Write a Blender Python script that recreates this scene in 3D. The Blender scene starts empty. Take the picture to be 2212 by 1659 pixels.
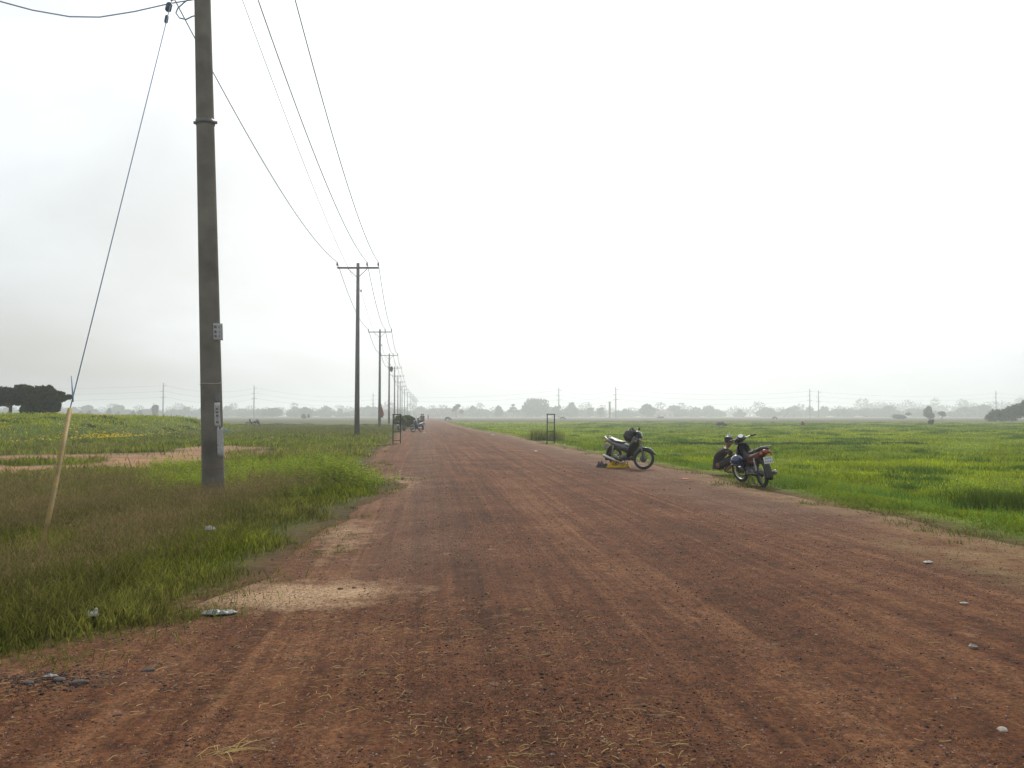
import bpy, bmesh, math, random
import numpy as np
from mathutils import Vector, Matrix
random.seed(7)
rng = np.random.default_rng(11)
sc = bpy.context.scene
COL = sc.collection
rad = math.radians

# ------------------------------------------------------------------ camera
F, CX, CY, HOR, EYE = 1843.33, 1106.0, 829.5, 897.0, 1.45
PITCH = math.atan((HOR - CY) / F)
cam_d = bpy.data.cameras.new('camera')
cam_d.lens = 30.0; cam_d.sensor_width = 36.0
cam_d.clip_start = 0.05; cam_d.clip_end = 9000
cam = bpy.data.objects.new('camera', cam_d); COL.objects.link(cam)
cam.location = (0, 0, EYE)
cam.rotation_euler = (math.pi/2 + PITCH, 0, 0)
sc.camera = cam

# ------------------------------------------------------------------ world: Nishita sky seen through a thin bright cloud sheet
SUN_AZ, SUN_EL = 7.0, 40.0
w = bpy.data.worlds.new("World"); sc.world = w; w.use_nodes = True
nt = w.node_tree; nt.nodes.clear()
N = nt.nodes.new; L = nt.links.new
wout = N('ShaderNodeOutputWorld')
sky = N('ShaderNodeTexSky'); sky.sky_type = 'NISHITA'; sky.sun_disc = False
sky.sun_elevation = rad(SUN_EL); sky.sun_rotation = rad(SUN_AZ)
sky.air_density = 1.5; sky.dust_density = 4.0; sky.ozone_density = 1.0
bg1 = N('ShaderNodeBackground'); bg1.inputs[1].default_value = 0.08
L(sky.outputs[0], bg1.inputs[0])
tc = N('ShaderNodeTexCoord')
mp = N('ShaderNodeMapping'); mp.inputs['Scale'].default_value = (1.0, 1.0, 2.2); mp.inputs['Location'].default_value = (9.1, 1.3, 6.0)
L(tc.outputs['Generated'], mp.inputs[0])
n1 = N('ShaderNodeTexNoise'); n1.inputs['Scale'].default_value = 1.7; n1.inputs['Detail'].default_value = 7
n1.inputs['Roughness'].default_value = 0.5; n1.inputs['Distortion'].default_value = 0.3
L(mp.outputs[0], n1.inputs[0])
mask = N('ShaderNodeMapRange'); mask.inputs[1].default_value = 0.36; mask.inputs[2].default_value = 0.58
mask.inputs[3].default_value = 0.72; mask.inputs[4].default_value = 0.97
L(n1.outputs[0], mask.inputs[0])
# cloud sheet: sunlight scatters forward through it, so it is brighter towards the sun
sd = Vector((math.sin(rad(SUN_AZ))*math.cos(rad(SUN_EL)), math.cos(rad(SUN_AZ))*math.cos(rad(SUN_EL)), math.sin(rad(SUN_EL))))
nrm = N('ShaderNodeVectorMath'); nrm.operation = 'NORMALIZE'; L(tc.outputs['Generated'], nrm.inputs[0])
dt = N('ShaderNodeVectorMath'); dt.operation = 'DOT_PRODUCT'; dt.inputs[1].default_value = sd
L(nrm.outputs[0], dt.inputs[0])
cl = N('ShaderNodeMapRange'); cl.interpolation_type = 'SMOOTHSTEP'
cl.inputs[1].default_value = 0.58; cl.inputs[2].default_value = 0.95
cl.inputs[3].default_value = 0.79; cl.inputs[4].default_value = 1.45
L(dt.outputs['Value'], cl.inputs[0])
n2 = N('ShaderNodeMapRange'); n2.inputs[1].default_value = 0.3; n2.inputs[2].default_value = 0.7
n2.inputs[3].default_value = 0.78; n2.inputs[4].default_value = 1.14
L(n1.outputs[0], n2.inputs[0])
mu = N('ShaderNodeMath'); mu.operation = 'MULTIPLY'; L(cl.outputs[0], mu.inputs[0]); L(n2.outputs[0], mu.inputs[1])
bg2 = N('ShaderNodeBackground'); bg2.inputs[0].default_value = (0.935, 0.975, 1.0, 1)
L(mu.outputs[0], bg2.inputs[1])
mx = N('ShaderNodeMixShader'); L(mask.outputs[0], mx.inputs[0]); L(bg1.outputs[0], mx.inputs[1]); L(bg2.outputs[0], mx.inputs[2])
L(mx.outputs[0], wout.inputs[0])

sun_d = bpy.data.lights.new('sun', 'SUN'); sun_d.energy = 2.9; sun_d.angle = rad(3.0); sun_d.color = (1.0, 0.93, 0.80)
sun = bpy.data.objects.new('sun', sun_d); COL.objects.link(sun)
sun.rotation_euler = (-sd).to_track_quat('-Z', 'Y').to_euler(); sun.location = (0, 0, 60)

sc.view_settings.view_transform = 'Standard'; sc.view_settings.look = 'None'
sc.view_settings.exposure = 0.0; sc.view_settings.gamma = 1.0; sc.view_settings.use_curve_mapping = False
cy = sc.cycles
cy.max_bounces = 6; cy.diffuse_bounces = 3; cy.glossy_bounces = 2; cy.transmission_bounces = 3
cy.transparent_max_bounces = 8; cy.volume_bounces = 2; cy.use_denoising = True; cy.sample_clamp_indirect = 1.5; cy.sample_clamp_direct = 8.0; cy.blur_glossy = 1.0
cy.caustics_reflective = False; cy.caustics_refractive = False

# ------------------------------------------------------------------ pixel -> place helpers (photo displayed 2212 wide)
def PT(px, py, Y):
    a = (px-CX)/F; b = (CY-py)/F
    dy = math.cos(PITCH)-b*math.sin(PITCH); dz = math.sin(PITCH)+b*math.cos(PITCH)
    s = Y/dy
    return Vector((a*s, Y, EYE+dz*s))
def GR(px, py, z=0.0):
    a = (px-CX)/F; b = (CY-py)/F
    dy = math.cos(PITCH)-b*math.sin(PITCH); dz = math.sin(PITCH)+b*math.cos(PITCH)
    s = (z-EYE)/dz
    return Vector((a*s, dy*s, z))

# ------------------------------------------------------------------ vectorised value noise
def _h(ix, iy, s):
    n = (ix.astype(np.int64)*374761393 + iy.astype(np.int64)*668265263 + s*974634777) & 0x7fffffff
    n = ((n ^ (n >> 13))*1274126177) & 0x7fffffff
    return ((n ^ (n >> 16)) & 0xffff)/65535.0
def vnoise(x, y, s=0):
    x = np.asarray(x, float); y = np.asarray(y, float)
    ix = np.floor(x); iy = np.floor(y); fx = x-ix; fy = y-iy
    fx = fx*fx*(3-2*fx); fy = fy*fy*(3-2*fy)
    a = _h(ix, iy, s); b = _h(ix+1, iy, s); c = _h(ix, iy+1, s); d = _h(ix+1, iy+1, s)
    return (a*(1-fx)+b*fx)*(1-fy)+(c*(1-fx)+d*fx)*fy
def fbm(x, y, s=0, o=3):
    v = 0; a = 0.5; t = 0
    for k in range(o):
        v = v+a*vnoise(np.asarray(x)*2**k, np.asarray(y)*2**k, s+k*17); t += a; a *= 0.5
    return v/t
def sst(x, a, b):
    t = np.clip((np.asarray(x, float)-a)/(b-a), 0, 1); return t*t*(3-2*t)

# ------------------------------------------------------------------ terrain functions
SL = -0.0982            # sideways drift of the road per metre ahead
LY = [-20, 3.6, 4.6, 5.0, 5.6, 6.2, 6.7, 7.8, 9.2, 11.0, 14, 16.5, 18.5, 20.5, 24, 30, 38, 43, 60, 75, 90, 160, 700]
LU = [-30, -16, -6.2, -2.6, -2.2, -1.75, -1.95, -1.55, -1.45, -1.35, -1.15, -0.75, -0.5, -1.2, -1.75, -1.9, -2.2, -1.85, -2.3, -2.3, -2.0, -0.8, -0.3]
RY = [-20, 0, 6, 8, 9.8, 13, 16, 18, 20, 24, 28, 34, 38, 46, 62, 79, 107, 157, 243, 700]
RU = [9, 8.5, 8.2, 7.5, 6.8, 6.8, 6.6, 6.7, 7.0, 6.9, 6.7, 6.4, 6.45, 6.0, 6.2, 5.1, 4.4, 4.2, 3.2, 2.8]
def edge_l(y): return np.interp(y, LY, LU) + 0.35*(fbm(np.asarray(y)*0.9, np.zeros_like(np.asarray(y, float)), 3)-0.5)
def edge_r(y): return np.interp(y, RY, RU) + 0.5*(fbm(np.asarray(y)*0.5, np.zeros_like(np.asarray(y, float))+9, 5)-0.5)
def uof(x, y): return np.asarray(x)-SL*np.asarray(y)
def offroad(x, y):
    u = uof(x, y)
    return np.maximum(edge_l(y)-u, u-edge_r(y))
def mound(x, y):
    x = np.asarray(x, float); y = np.asarray(y, float)
    m = sst(y, 39, 62)*(1-sst(y, 76, 96))*sst(-x, 23.5, 31)
    return m*(1.42+0.35*(fbm(x*0.11, y*0.08, 21)-0.5)) + m*(1-m)*0.5*(fbm(x*.3, y*.3, 22)-.5)
def H(x, y):
    x = np.asarray(x, float); y = np.asarray(y, float)
    o = offroad(x, y); right = uof(x, y) > 3
    z = -0.035 - np.where(right, 0.22*sst(o, 0.5, 3.5), 0.05*sst(o, 0.5, 3.0))
    z = z + 0.07*(fbm(x*0.35, y*0.35, 31)-0.5)*sst(o, 0.3, 2)
    z = z*(1-sst(y, 500, 900)) + mound(x, y)
    return np.where(o < -0.3, -0.06, z)
def RZ(x, y):          # road surface
    u = uof(x, y); c = (edge_l(y)+edge_r(y))/2
    hw = (edge_r(y)-edge_l(y))/2
    e = np.clip(1-np.abs((u-c)/np.maximum(hw, .1))**4, 0, 1)
    ruts = 0.022*np.sin(u*2.1+0.8*fbm(u*0.3, y*0.12, 41))*sst(y, 2, 5)*(1-sst(y, 60, 120))
    return -0.03 + 0.03*e + ruts*e*0.7 + 0.02*(fbm(x*1.4, y*1.0, 43)-0.5)*e
def soil(x, y):
    x = np.asarray(x, float); y = np.asarray(y, float)
    n = fbm(x*0.35, y*0.22, 51)
    a = 1-np.sqrt(((x+14.2)/3.9)**2+((y-31)/6.0)**2)
    b = 1-np.sqrt(((x+15.5)/5.5)**2+((y-25)/2.0)**2)
    c = 1-np.sqrt(((x+13.0)/2.6)**2+((y-40)/3.0)**2)
    v = np.maximum(np.maximum(a, b), c)
    return sst(v+(n-0.5)*2.3+(fbm(x*1.6, y*.9, 53)-.5)*.9-.05, 0.0, 0.25)

# ------------------------------------------------------------------ object helpers
def put(o, parent=None):
    COL.objects.link(o)
    if parent is not None: o.parent = parent
    return o
def tag(o, label=None, cat=None, group=None, kind=None):
    if label: o['label'] = label
    if cat: o['category'] = cat
    if group: o['group'] = group
    if kind: o['kind'] = kind
    return o
def empty(name, loc=(0, 0, 0), rz=0.0, label=None, cat=None, group=None):
    o = bpy.data.objects.new(name, None); o.empty_display_size = 0.2
    COL.objects.link(o); o.location = loc; o.rotation_euler = (0, 0, rz)
    return tag(o, label, cat, group)
def copy_tree(o, parent=None):
    c = o.copy(); COL.objects.link(c)
    if parent is not None: c.parent = parent
    for ch in o.children: copy_tree(ch, c)
    return c
def np_mesh(name, V, Fq, mat, cols=None, parent=None, smooth=False):
    """V (n,3); Fq (m,k) faces all of k corners; cols (n,3) per vertex"""
    me = bpy.data.meshes.new(name)
    V = np.ascontiguousarray(V, dtype=np.float32); Fq = np.ascontiguousarray(Fq, dtype=np.int32)
    n, m, k = len(V), len(Fq), Fq.shape[1]
    me.vertices.add(n); me.vertices.foreach_set('co', V.ravel())
    me.loops.add(m*k); me.loops.foreach_set('vertex_index', Fq.ravel())
    me.polygons.add(m)
    me.polygons.foreach_set('loop_start', np.arange(0, m*k, k, dtype=np.int32))
    try: me.polygons.foreach_set('loop_total', np.full(m, k, dtype=np.int32))
    except Exception: pass
    if smooth: me.polygons.foreach_set('use_smooth', np.ones(m, dtype=bool))
    if cols is not None:
        at = me.color_attributes.new('Col', 'FLOAT_COLOR', 'POINT')
        c4 = np.ones((n, 4), dtype=np.float32); c4[:, :3] = cols
        at.data.foreach_set('color', c4.ravel())
    me.update(); me.validate()
    me.materials.append(mat)
    o = bpy.data.objects.new(name, me)
    return put(o, parent)

class MB:
    """collects simple solids into one mesh"""
    def __init__(s): s.v = []; s.f = []; s.sm = []; s.M = Matrix.Identity(4)
    def _add(s, vs, fs, smooth=True):
        b = len(s.v); s.v += [tuple(s.M @ Vector(p)) for p in vs]
        s.f += [tuple(i+b for i in f) for f in fs]; s.sm += [smooth]*len(fs)
    def box(s, c, d, rot=None):
        R = rot.to_3x3() if rot is not None else Matrix.Identity(3)
        c = Vector(c); hx, hy, hz = d[0]/2, d[1]/2, d[2]/2; b = min(hx, hy, hz)*0.25
        # chamfered box: three nested slabs give it soft edges
        vs = []
        for (z, k) in ((-hz, b), (-hz+b, 0), (hz-b, 0), (hz, b)):
            x0, y0 = hx-k, hy-k; e = b*0.7
            for (x, y) in ((x0-e, -y0), (x0, -y0+e), (x0, y0-e), (x0-e, y0), (-x0+e, y0), (-x0, y0-e), (-x0, -y0+e), (-x0+e, -y0)):
                vs.append(c+R@Vector((x, y, z)))
        fs = [tuple(range(7, -1, -1)), tuple(range(24, 32))]
        for r in range(3):
            for i in range(8): j = (i+1) % 8; fs.append((r*8+i, r*8+j, r*8+8+j, r*8+8+i))
        s._add(vs, fs, False)
    def tube(s, path, r, seg=8, cap=True, flat=1.0, up=None):
        path = [Vector(p) for p in path]; n = len(path)
        rs = r if isinstance(r, (list, tuple)) else [r]*n
        vs = []; prev = None
        for i, p in enumerate(path):
            t = (path[min(i+1, n-1)]-path[max(i-1, 0)]).normalized()
            if prev is None:
                a = Vector(up) if up else (Vector((0, 0, 1)) if abs(t.z) < 0.9 else Vector((1, 0, 0)))
                x = t.cross(a).normalized()
            else: x = (prev-t*prev.dot(t)).normalized()
            prev = x; y = t.cross(x)
            for k in range(seg):
                a = 2*math.pi*k/seg
                vs.append(p+x*math.cos(a)*rs[i]+y*math.sin(a)*rs[i]*flat)
        fs = []
        for i in range(n-1):
            for k in range(seg): j = (k+1) % seg; fs.append((i*seg+k, i*seg+j, (i+1)*seg+j, (i+1)*seg+k))
        if cap: fs.append(tuple(range(seg-1, -1, -1))); fs.append(tuple(range((n-1)*seg, n*seg)))
        s._add(vs, fs)
    def ell(s, c, r, seg=12, rings=8, rot=None, bump=0.0):
        c = Vector(c); R = rot.to_3x3() if rot is not None else Matrix.Identity(3)
        vs = []; fs = []
        for i in range(rings+1):
            th = math.pi*i/rings
            for k in range(seg):
                a = 2*math.pi*k/seg; q = 1+bump*(random.random()-.5)
                vs.append(c+R@Vector((r[0]*math.sin(th)*math.cos(a)*q, r[1]*math.sin(th)*math.sin(a)*q, r[2]*math.cos(th)*q)))
        for i in range(rings):
            for k in range(seg): j = (k+1) % seg; fs.append((i*seg+k, (i+1)*seg+k, (i+1)*seg+j, i*seg+j))
        s._add(vs, fs)
    def torus(s, c, R, r, seg=32, ms=8, sq=1.0):   # axis = local y
        vs = []; fs = []; c = Vector(c)
        for i in range(seg):
            a = 2*math.pi*i/seg
            for k in range(ms):
                b = 2*math.pi*k/ms
                q = R+r*math.cos(b)
                vs.append(c+Vector((q*math.cos(a), r*math.sin(b)*sq, q*math.sin(a))))
        for i in range(seg):
            for k in range(ms):
                j = (i+1) % seg; l = (k+1) % ms
                fs.append((i*ms+k, i*ms+l, j*ms+l, j*ms+k))
        s._add(vs, fs)
    def loft(s, secs, seg=12, p=2.4):
        """secs: (x, z, halfwidth_y, halfheight, tilt) superellipse sections in the plane across x"""
        vs = []; fs = []
        for (x, z, hy, hz, ti) in secs:
            for k in range(seg):
                a = 2*math.pi*k/seg; ca, sa = math.cos(a), math.sin(a)
                yy = hy*math.copysign(abs(ca)**(2/p), ca); zz = hz*math.copysign(abs(sa)**(2/p), sa)
                vs.append((x-zz*math.sin(ti), yy, z+zz*math.cos(ti)))
        n = len(secs)
        for i in range(n-1):
            for k in range(seg): j = (k+1) % seg; fs.append((i*seg+k, i*seg+j, (i+1)*seg+j, (i+1)*seg+k))
        fs.append(tuple(range(seg-1, -1, -1))); fs.append(tuple(range((n-1)*seg, n*seg)))
        s._add(vs, fs)
    def build(s, name, mat, parent=None):
        me = bpy.data.meshes.new(name); me.from_pydata(s.v, [], s.f)
        me.polygons.foreach_set('use_smooth', s.sm)
        bm = bmesh.new(); bm.from_mesh(me); bmesh.ops.recalc_face_normals(bm, faces=bm.faces); bm.to_mesh(me); bm.free()
        me.materials.append(mat); me.update()
        return put(bpy.data.objects.new(name, me), parent)

# ------------------------------------------------------------------ materials
def mat(name, col, rough=0.6, metal=0.0, var=0.25, scale=8.0, bump=0.0, spec=0.5, bscale=None, coat=0.0):
    m = bpy.data.materials.new(name); m.use_nodes = True
    t = m.node_tree; b = t.nodes['Principled BSDF']
    b.inputs['Roughness'].default_value = rough; b.inputs['Metallic'].default_value = metal
    b.inputs['Specular IOR Level'].default_value = spec; b.inputs['Coat Weight'].default_value = coat
    c = t.nodes.new('ShaderNodeTexCoord'); n = t.nodes.new('ShaderNodeTexNoise')
    n.inputs['Scale'].default_value = scale; n.inputs['Detail'].default_value = 5
    t.links.new(c.outputs['Object'], n.inputs[0])
    r = t.nodes.new('ShaderNodeValToRGB')
    r.color_ramp.elements[0].position = 0.3; r.color_ramp.elements[1].position = 0.7
    r.color_ramp.elements[0].color = tuple(x*(1-var) for x in col)+(1,)
    r.color_ramp.elements[1].color = tuple(min(1, x*(1+var)) for x in col)+(1,)
    t.links.new(n.outputs[0], r.inputs[0]); t.links.new(r.outputs[0], b.inputs['Base Color'])
    if bump:
        n3 = t.nodes.new('ShaderNodeTexNoise'); n3.inputs['Scale'].default_value = bscale or scale*4; n3.inputs['Detail'].default_value = 6
        t.links.new(c.outputs['Object'], n3.inputs[0])
        bp = t.nodes.new('ShaderNodeBump'); bp.inputs['Strength'].default_value = bump; bp.inputs['Distance'].default_value = 0.02
        t.links.new(n3.outputs[0], bp.inputs['Height']); t.links.new(bp.outputs[0], b.inputs['Normal'])
    return m
def leaf_mat(name, trans=0.45, gain=1.0, rough=0.7):
    m = bpy.data.materials.new(name); m.use_nodes = True
    t = m.node_tree; t.nodes.clear(); o = t.nodes.new('ShaderNodeOutputMaterial')
    a = t.nodes.new('ShaderNodeAttribute'); a.attribute_name = 'Col'
    n = t.nodes.new('ShaderNodeTexNoise'); n.inputs['Scale'].default_value = 3.0
    g = t.nodes.new('ShaderNodeNewGeometry'); t.links.new(g.outputs['Position'], n.inputs[0])
    mr = t.nodes.new('ShaderNodeMapRange'); mr.inputs[1].default_value = .3; mr.inputs[2].default_value = .7
    mr.inputs[3].default_value = 0.8*gain; mr.inputs[4].default_value = 1.2*gain
    t.links.new(n.outputs[0], mr.inputs[0])
    s = t.nodes.new('ShaderNodeVectorMath'); s.operation = 'SCALE'
    t.links.new(a.outputs['Color'], s.inputs[0]); t.links.new(mr.outputs[0], s.inputs['Scale'])
    d = t.nodes.new('ShaderNodeBsdfPrincipled'); d.inputs['Roughness'].default_value = rough; d.inputs['Specular IOR Level'].default_value = 0.06
    tr = t.nodes.new('ShaderNodeBsdfTranslucent')
    t.links.new(s.outputs[0], d.inputs['Base Color']); t.links.new(s.outputs[0], tr.inputs[0])
    x = t.nodes.new('ShaderNodeMixShader'); x.inputs[0].default_value = trans
    t.links.new(d.outputs[0], x.inputs[1]); t.links.new(tr.outputs[0], x.inputs[2]); t.links.new(x.outputs[0], o.inputs[0])
    return m

def ramp(t, src, stops):
    r = t.nodes.new('ShaderNodeValToRGB'); e = r.color_ramp.elements
    while len(e) < len(stops): e.new(0.5)
    for k, (p, c) in enumerate(stops): e[k].position = p; e[k].color = tuple(c)+(1,)
    t.links.new(src, r.inputs[0]); return r.outputs[0]
def noise(t, vec, scale, detail=5, rough=0.55, dist=0.0):
    n = t.nodes.new('ShaderNodeTexNoise'); n.inputs['Scale'].default_value = scale; n.inputs['Detail'].default_value = detail
    n.inputs['Roughness'].default_value = rough; n.inputs['Distortion'].default_value = dist
    t.links.new(vec, n.inputs[0]); return n.outputs[0]
def mixc(t, fac, a, b, mode='MIX'):
    m = t.nodes.new('ShaderNodeMix'); m.data_type = 'RGBA'; m.blend_type = mode
    for s_, v in ((m.inputs[0], fac), (m.inputs[6], a), (m.inputs[7], b)):
        if hasattr(v, 'is_linked') or hasattr(v, 'links'): t.links.new(v, s_)
        elif isinstance(v, tuple): s_.default_value = v+(1,) if len(v) == 3 else v
        else: s_.default_value = v
    return m.outputs[2]
def mrange(t, v, a, b, c=0.0, d=1.0):
    m = t.nodes.new('ShaderNodeMapRange'); m.inputs[1].default_value = a; m.inputs[2].default_value = b
    m.inputs[3].default_value = c; m.inputs[4].default_value = d; t.links.new(v, m.inputs[0]); return m.outputs[0]
def math2(t, op, a, b):
    m = t.nodes.new('ShaderNodeMath'); m.operation = op
    for i, v in enumerate((a, b)):
        if isinstance(v, (int, float)): m.inputs[i].default_value = v
        else: t.links.new(v, m.inputs[i])
    return m.outputs[0]

# road: red laterite, streaked along the direction of travel
def road_material():
    m = bpy.data.materials.new('laterite'); m.use_nodes = True; t = m.node_tree; b = t.nodes['Principled BSDF']
    b.inputs['Roughness'].default_value = 0.95; b.inputs['Specular IOR Level'].default_value = 0.15
    g = t.nodes.new('ShaderNodeNewGeometry')
    mp = t.nodes.new('ShaderNodeMapping'); mp.vector_type = 'POINT'; t.links.new(g.outputs['Position'], mp.inputs[0])
    mp.inputs['Rotation'].default_value = (0, 0, math.atan(SL)); 
    st = t.nodes.new('ShaderNodeMapping'); st.inputs['Scale'].default_value = (3.6, 0.060, 1.0); t.links.new(mp.outputs[0], st.inputs[0])
    st2 = t.nodes.new('ShaderNodeMapping'); st2.inputs['Scale'].default_value = (0.9, 0.018, 1.0); t.links.new(mp.outputs[0], st2.inputs[0])
    pos = g.outputs['Position']
    streak = noise(t, st.outputs[0], 1.6, 8, 0.72, 0.5); broad = noise(t, st2.outputs[0], 1.0, 4, 0.5, 0.6)
    patch = noise(t, pos, 0.7, 5, 0.6); fine = noise(t, pos, 38, 6, 0.75); grit = noise(t, pos, 120, 3, 0.7)
    s = math2(t, 'ADD', math2(t, 'MULTIPLY', streak, 0.48), math2(t, 'ADD', math2(t, 'MULTIPLY', broad, 0.22), math2(t, 'MULTIPLY', patch, 0.30)))
    base = ramp(t, s, [(0.36, (0.043, 0.0150, 0.0065)), (0.5, (0.110, 0.042, 0.0170)), (0.64, (0.215, 0.102, 0.048))])
    tex = ramp(t, fine, [(0.32, (0.32, 0.30, 0.31)), (0.5, (1, 1, 1)), (0.68, (1.7, 1.66, 1.66))])
    mott = ramp(t, noise(t, pos, 8, 5, 0.7, 0.5), [(0.3, (0.52, 0.50, 0.50)), (0.5, (1, 1, 1)), (0.7, (1.32, 1.3, 1.28))])
    c1 = mixc(t, 1.0, mixc(t, 1.0, base, tex, 'MULTIPLY'), mott, 'MULTIPLY')
    vor = t.nodes.new('ShaderNodeTexVoronoi'); vor.inputs['Scale'].default_value = 22; t.links.new(pos, vor.inputs[0])
    spots = mrange(t, vor.outputs['Distance'], 0.10, 0.2, 1, 0)
    sep = t.nodes.new('ShaderNodeSeparateColor'); t.links.new(vor.outputs['Color'], sep.inputs[0])
    pick = mrange(t, sep.outputs[0], 0.55, 0.6, 0, 0.8)
    c2 = mixc(t, math2(t, 'MULTIPLY', spots, pick), c1, (0.045, 0.034, 0.038))
    pick2 = mrange(t, sep.outputs[1], 0.86, 0.88, 0, 0.6)
    c2 = mixc(t, math2(t, 'MULTIPLY', spots, pick2), c2, (0.36, 0.26, 0.22))
    # grey gravelly band on the right half and loose straw-coloured dust near the verge
    at = t.nodes.new('ShaderNodeAttribute'); at.attribute_name = 'Col'; sa = t.nodes.new('ShaderNodeSeparateColor'); t.links.new(at.outputs['Color'], sa.inputs[0])
    gfac = math2(t, 'MULTIPLY', sa.outputs[0], mrange(t, patch, 0.35, 0.6, 0.35, 0.9))
    c3 = mixc(t, gfac, c2, mixc(t, 0.6, c2, (0.135, 0.088, 0.066)))
    sfac = mrange(t, math2(t, 'ADD', sa.outputs[1], math2(t, 'MULTIPLY', math2(t, 'SUBTRACT', noise(t, pos, 3.4, 9, 0.75), 0.5), 2.0)), 0.16, 0.85)
    c4 = mixc(t, math2(t, 'MULTIPLY', sfac, 0.88), c3, mixc(t, 1.0, (0.42, 0.285, 0.175), tex, 'MULTIPLY'))
    efac = math2(t, 'MULTIPLY', sa.outputs[2], mrange(t, noise(t, pos, 1.7, 5, 0.7), 0.35, 0.6))
    c5 = mixc(t, math2(t, 'MULTIPLY', efac, 0.75), c4, (0.27, 0.19, 0.095))
    t.links.new(c5, b.inputs['Base Color'])
    bp = t.nodes.new('ShaderNodeBump'); bp.inputs['Strength'].default_value = 0.9; bp.inputs['Distance'].default_value = 0.03
    h = math2(t, 'ADD', math2(t, 'MULTIPLY', fine, 0.6), math2(t, 'ADD', math2(t, 'MULTIPLY', grit, 0.25), math2(t, 'MULTIPLY', streak, 0.8)))
    t.links.new(h, bp.inputs['Height']); t.links.new(bp.outputs[0], b.inputs['Normal'])
    return m
def ground_material():
    m = bpy.data.materials.new('field_soil_and_sward'); m.use_nodes = True; t = m.node_tree; b = t.nodes['Principled BSDF']
    b.inputs['Roughness'].default_value = 0.95; b.inputs['Specular IOR Level'].default_value = 0.1
    g = t.nodes.new('ShaderNodeNewGeometry'); pos = g.outputs['Position']
    at = t.nodes.new('ShaderNodeAttribute'); at.attribute_name = 'Col'
    st = t.nodes.new('ShaderNodeMapping'); st.inputs['Scale'].default_value = (0.05, 0.03, 1.0); t.links.new(pos, st.inputs[0])
    a1 = noise(t, pos, 0.5, 6, 0.65); a2 = noise(t, st.outputs[0], 1.3, 6, 0.6, 0.4); a3 = noise(t, pos, 9, 5, 0.7)
    v1 = ramp(t, a2, [(0.35, (0.62, 0.72, 0.7)), (0.5, (1, 1, 1)), (0.68, (1.3, 1.14, 1.0))])
    v2 = ramp(t, a1, [(0.3, (0.62, 0.66, 0.6)), (0.55, (1, 1, 1)), (0.75, (1.25, 1.2, 1.1))])
    v3 = ramp(t, a3, [(0.3, (0.6, 0.62, 0.6)), (0.6, (1.1, 1.1, 1.1)), (0.8, (1.35, 1.35, 1.3))])
    c = mixc(t, 1.0, at.outputs['Color'], v1, 'MULTIPLY'); c = mixc(t, 1.0, c, v2, 'MULTIPLY'); c = mixc(t, 1.0, c, v3, 'MULTIPLY')
    t.links.new(c, b.inputs['Base Color'])
    bp = t.nodes.new('ShaderNodeBump'); bp.inputs['Strength'].default_value = 0.7; bp.inputs['Distance'].default_value = 0.08
    t.links.new(a3, bp.inputs['Height']); t.links.new(bp.outputs[0], b.inputs['Normal'])
    return m
M_ROAD = road_material(); M_GROUND = ground_material()
M_BLADE = leaf_mat('grass_blade', 0.5); M_LEAF = leaf_mat('tree_leaf', 0.25); M_FARLEAF = leaf_mat('far_leaf', 0.2)
def dull_mat(name, rough=0.9):
    m = leaf_mat(name, 0.0, 1.0, rough); return m
M_GRIT = dull_mat('loose_stone'); M_STRAW = leaf_mat('dry_straw', 0.3)

# ------------------------------------------------------------------ setting: ground sheet
def geo(a, b, n, p): return a+(b-a)*np.linspace(0, 1, n)**p
ys = np.concatenate([np.arange(-20, 0, 2.0), np.arange(0, 60, 0.4), np.arange(60, 140, 1.0), geo(140, 3000, 70, 2.2)])
xr = np.concatenate([np.arange(0, 12, 0.4), np.arange(12, 60, 1.0), geo(60, 2500, 60, 2.2)])
xs = np.concatenate([-xr[:0:-1], xr])
X, Y = np.meshgrid(xs, ys); X = X.ravel(); Y = Y.ravel()
Z = H(X, Y)
right = uof(X, Y) > 3
o_ = offroad(X, Y)
lc = np.array([0.085, 0.115, 0.026])[None]*np.ones((len(X), 1))
rc = np.array([0.150, 0.215, 0.016])[None]*np.ones((len(X), 1))
C = np.where(right[:, None], rc, lc)
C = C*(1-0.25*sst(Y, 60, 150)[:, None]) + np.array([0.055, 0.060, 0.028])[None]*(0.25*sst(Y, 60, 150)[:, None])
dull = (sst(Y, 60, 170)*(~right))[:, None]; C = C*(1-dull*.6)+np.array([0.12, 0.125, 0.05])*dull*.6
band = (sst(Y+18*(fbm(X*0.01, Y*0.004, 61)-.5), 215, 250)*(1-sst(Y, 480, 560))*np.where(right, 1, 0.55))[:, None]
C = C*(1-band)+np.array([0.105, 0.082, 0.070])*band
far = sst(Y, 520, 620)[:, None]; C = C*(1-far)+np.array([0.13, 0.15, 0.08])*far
md = np.clip(mound(X, Y), 0, 1)[:, None]; C = C*(1-md)+np.array([0.085, 0.12, 0.015])*md
so = soil(X, Y)[:, None]; C = C*(1-so)+np.array([0.36, 0.20, 0.12])*so
ed = (1-sst(o_, 0.0, 0.7))[:, None]*(Y < 200)[:, None]; C = C*(1-ed)+np.array([0.13, 0.065, 0.032])*ed
nx, ny = len(xs), len(ys)
I = (np.arange(ny-1)[:, None]*nx+np.arange(nx-1)[None]).ravel()
Fq = np.stack([I, I+1, I+nx+1, I+nx], 1)
ground = np_mesh('ground', np.stack([X, Y, Z], 1), Fq, M_GROUND, C, smooth=True); tag(ground, kind='structure')

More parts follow.
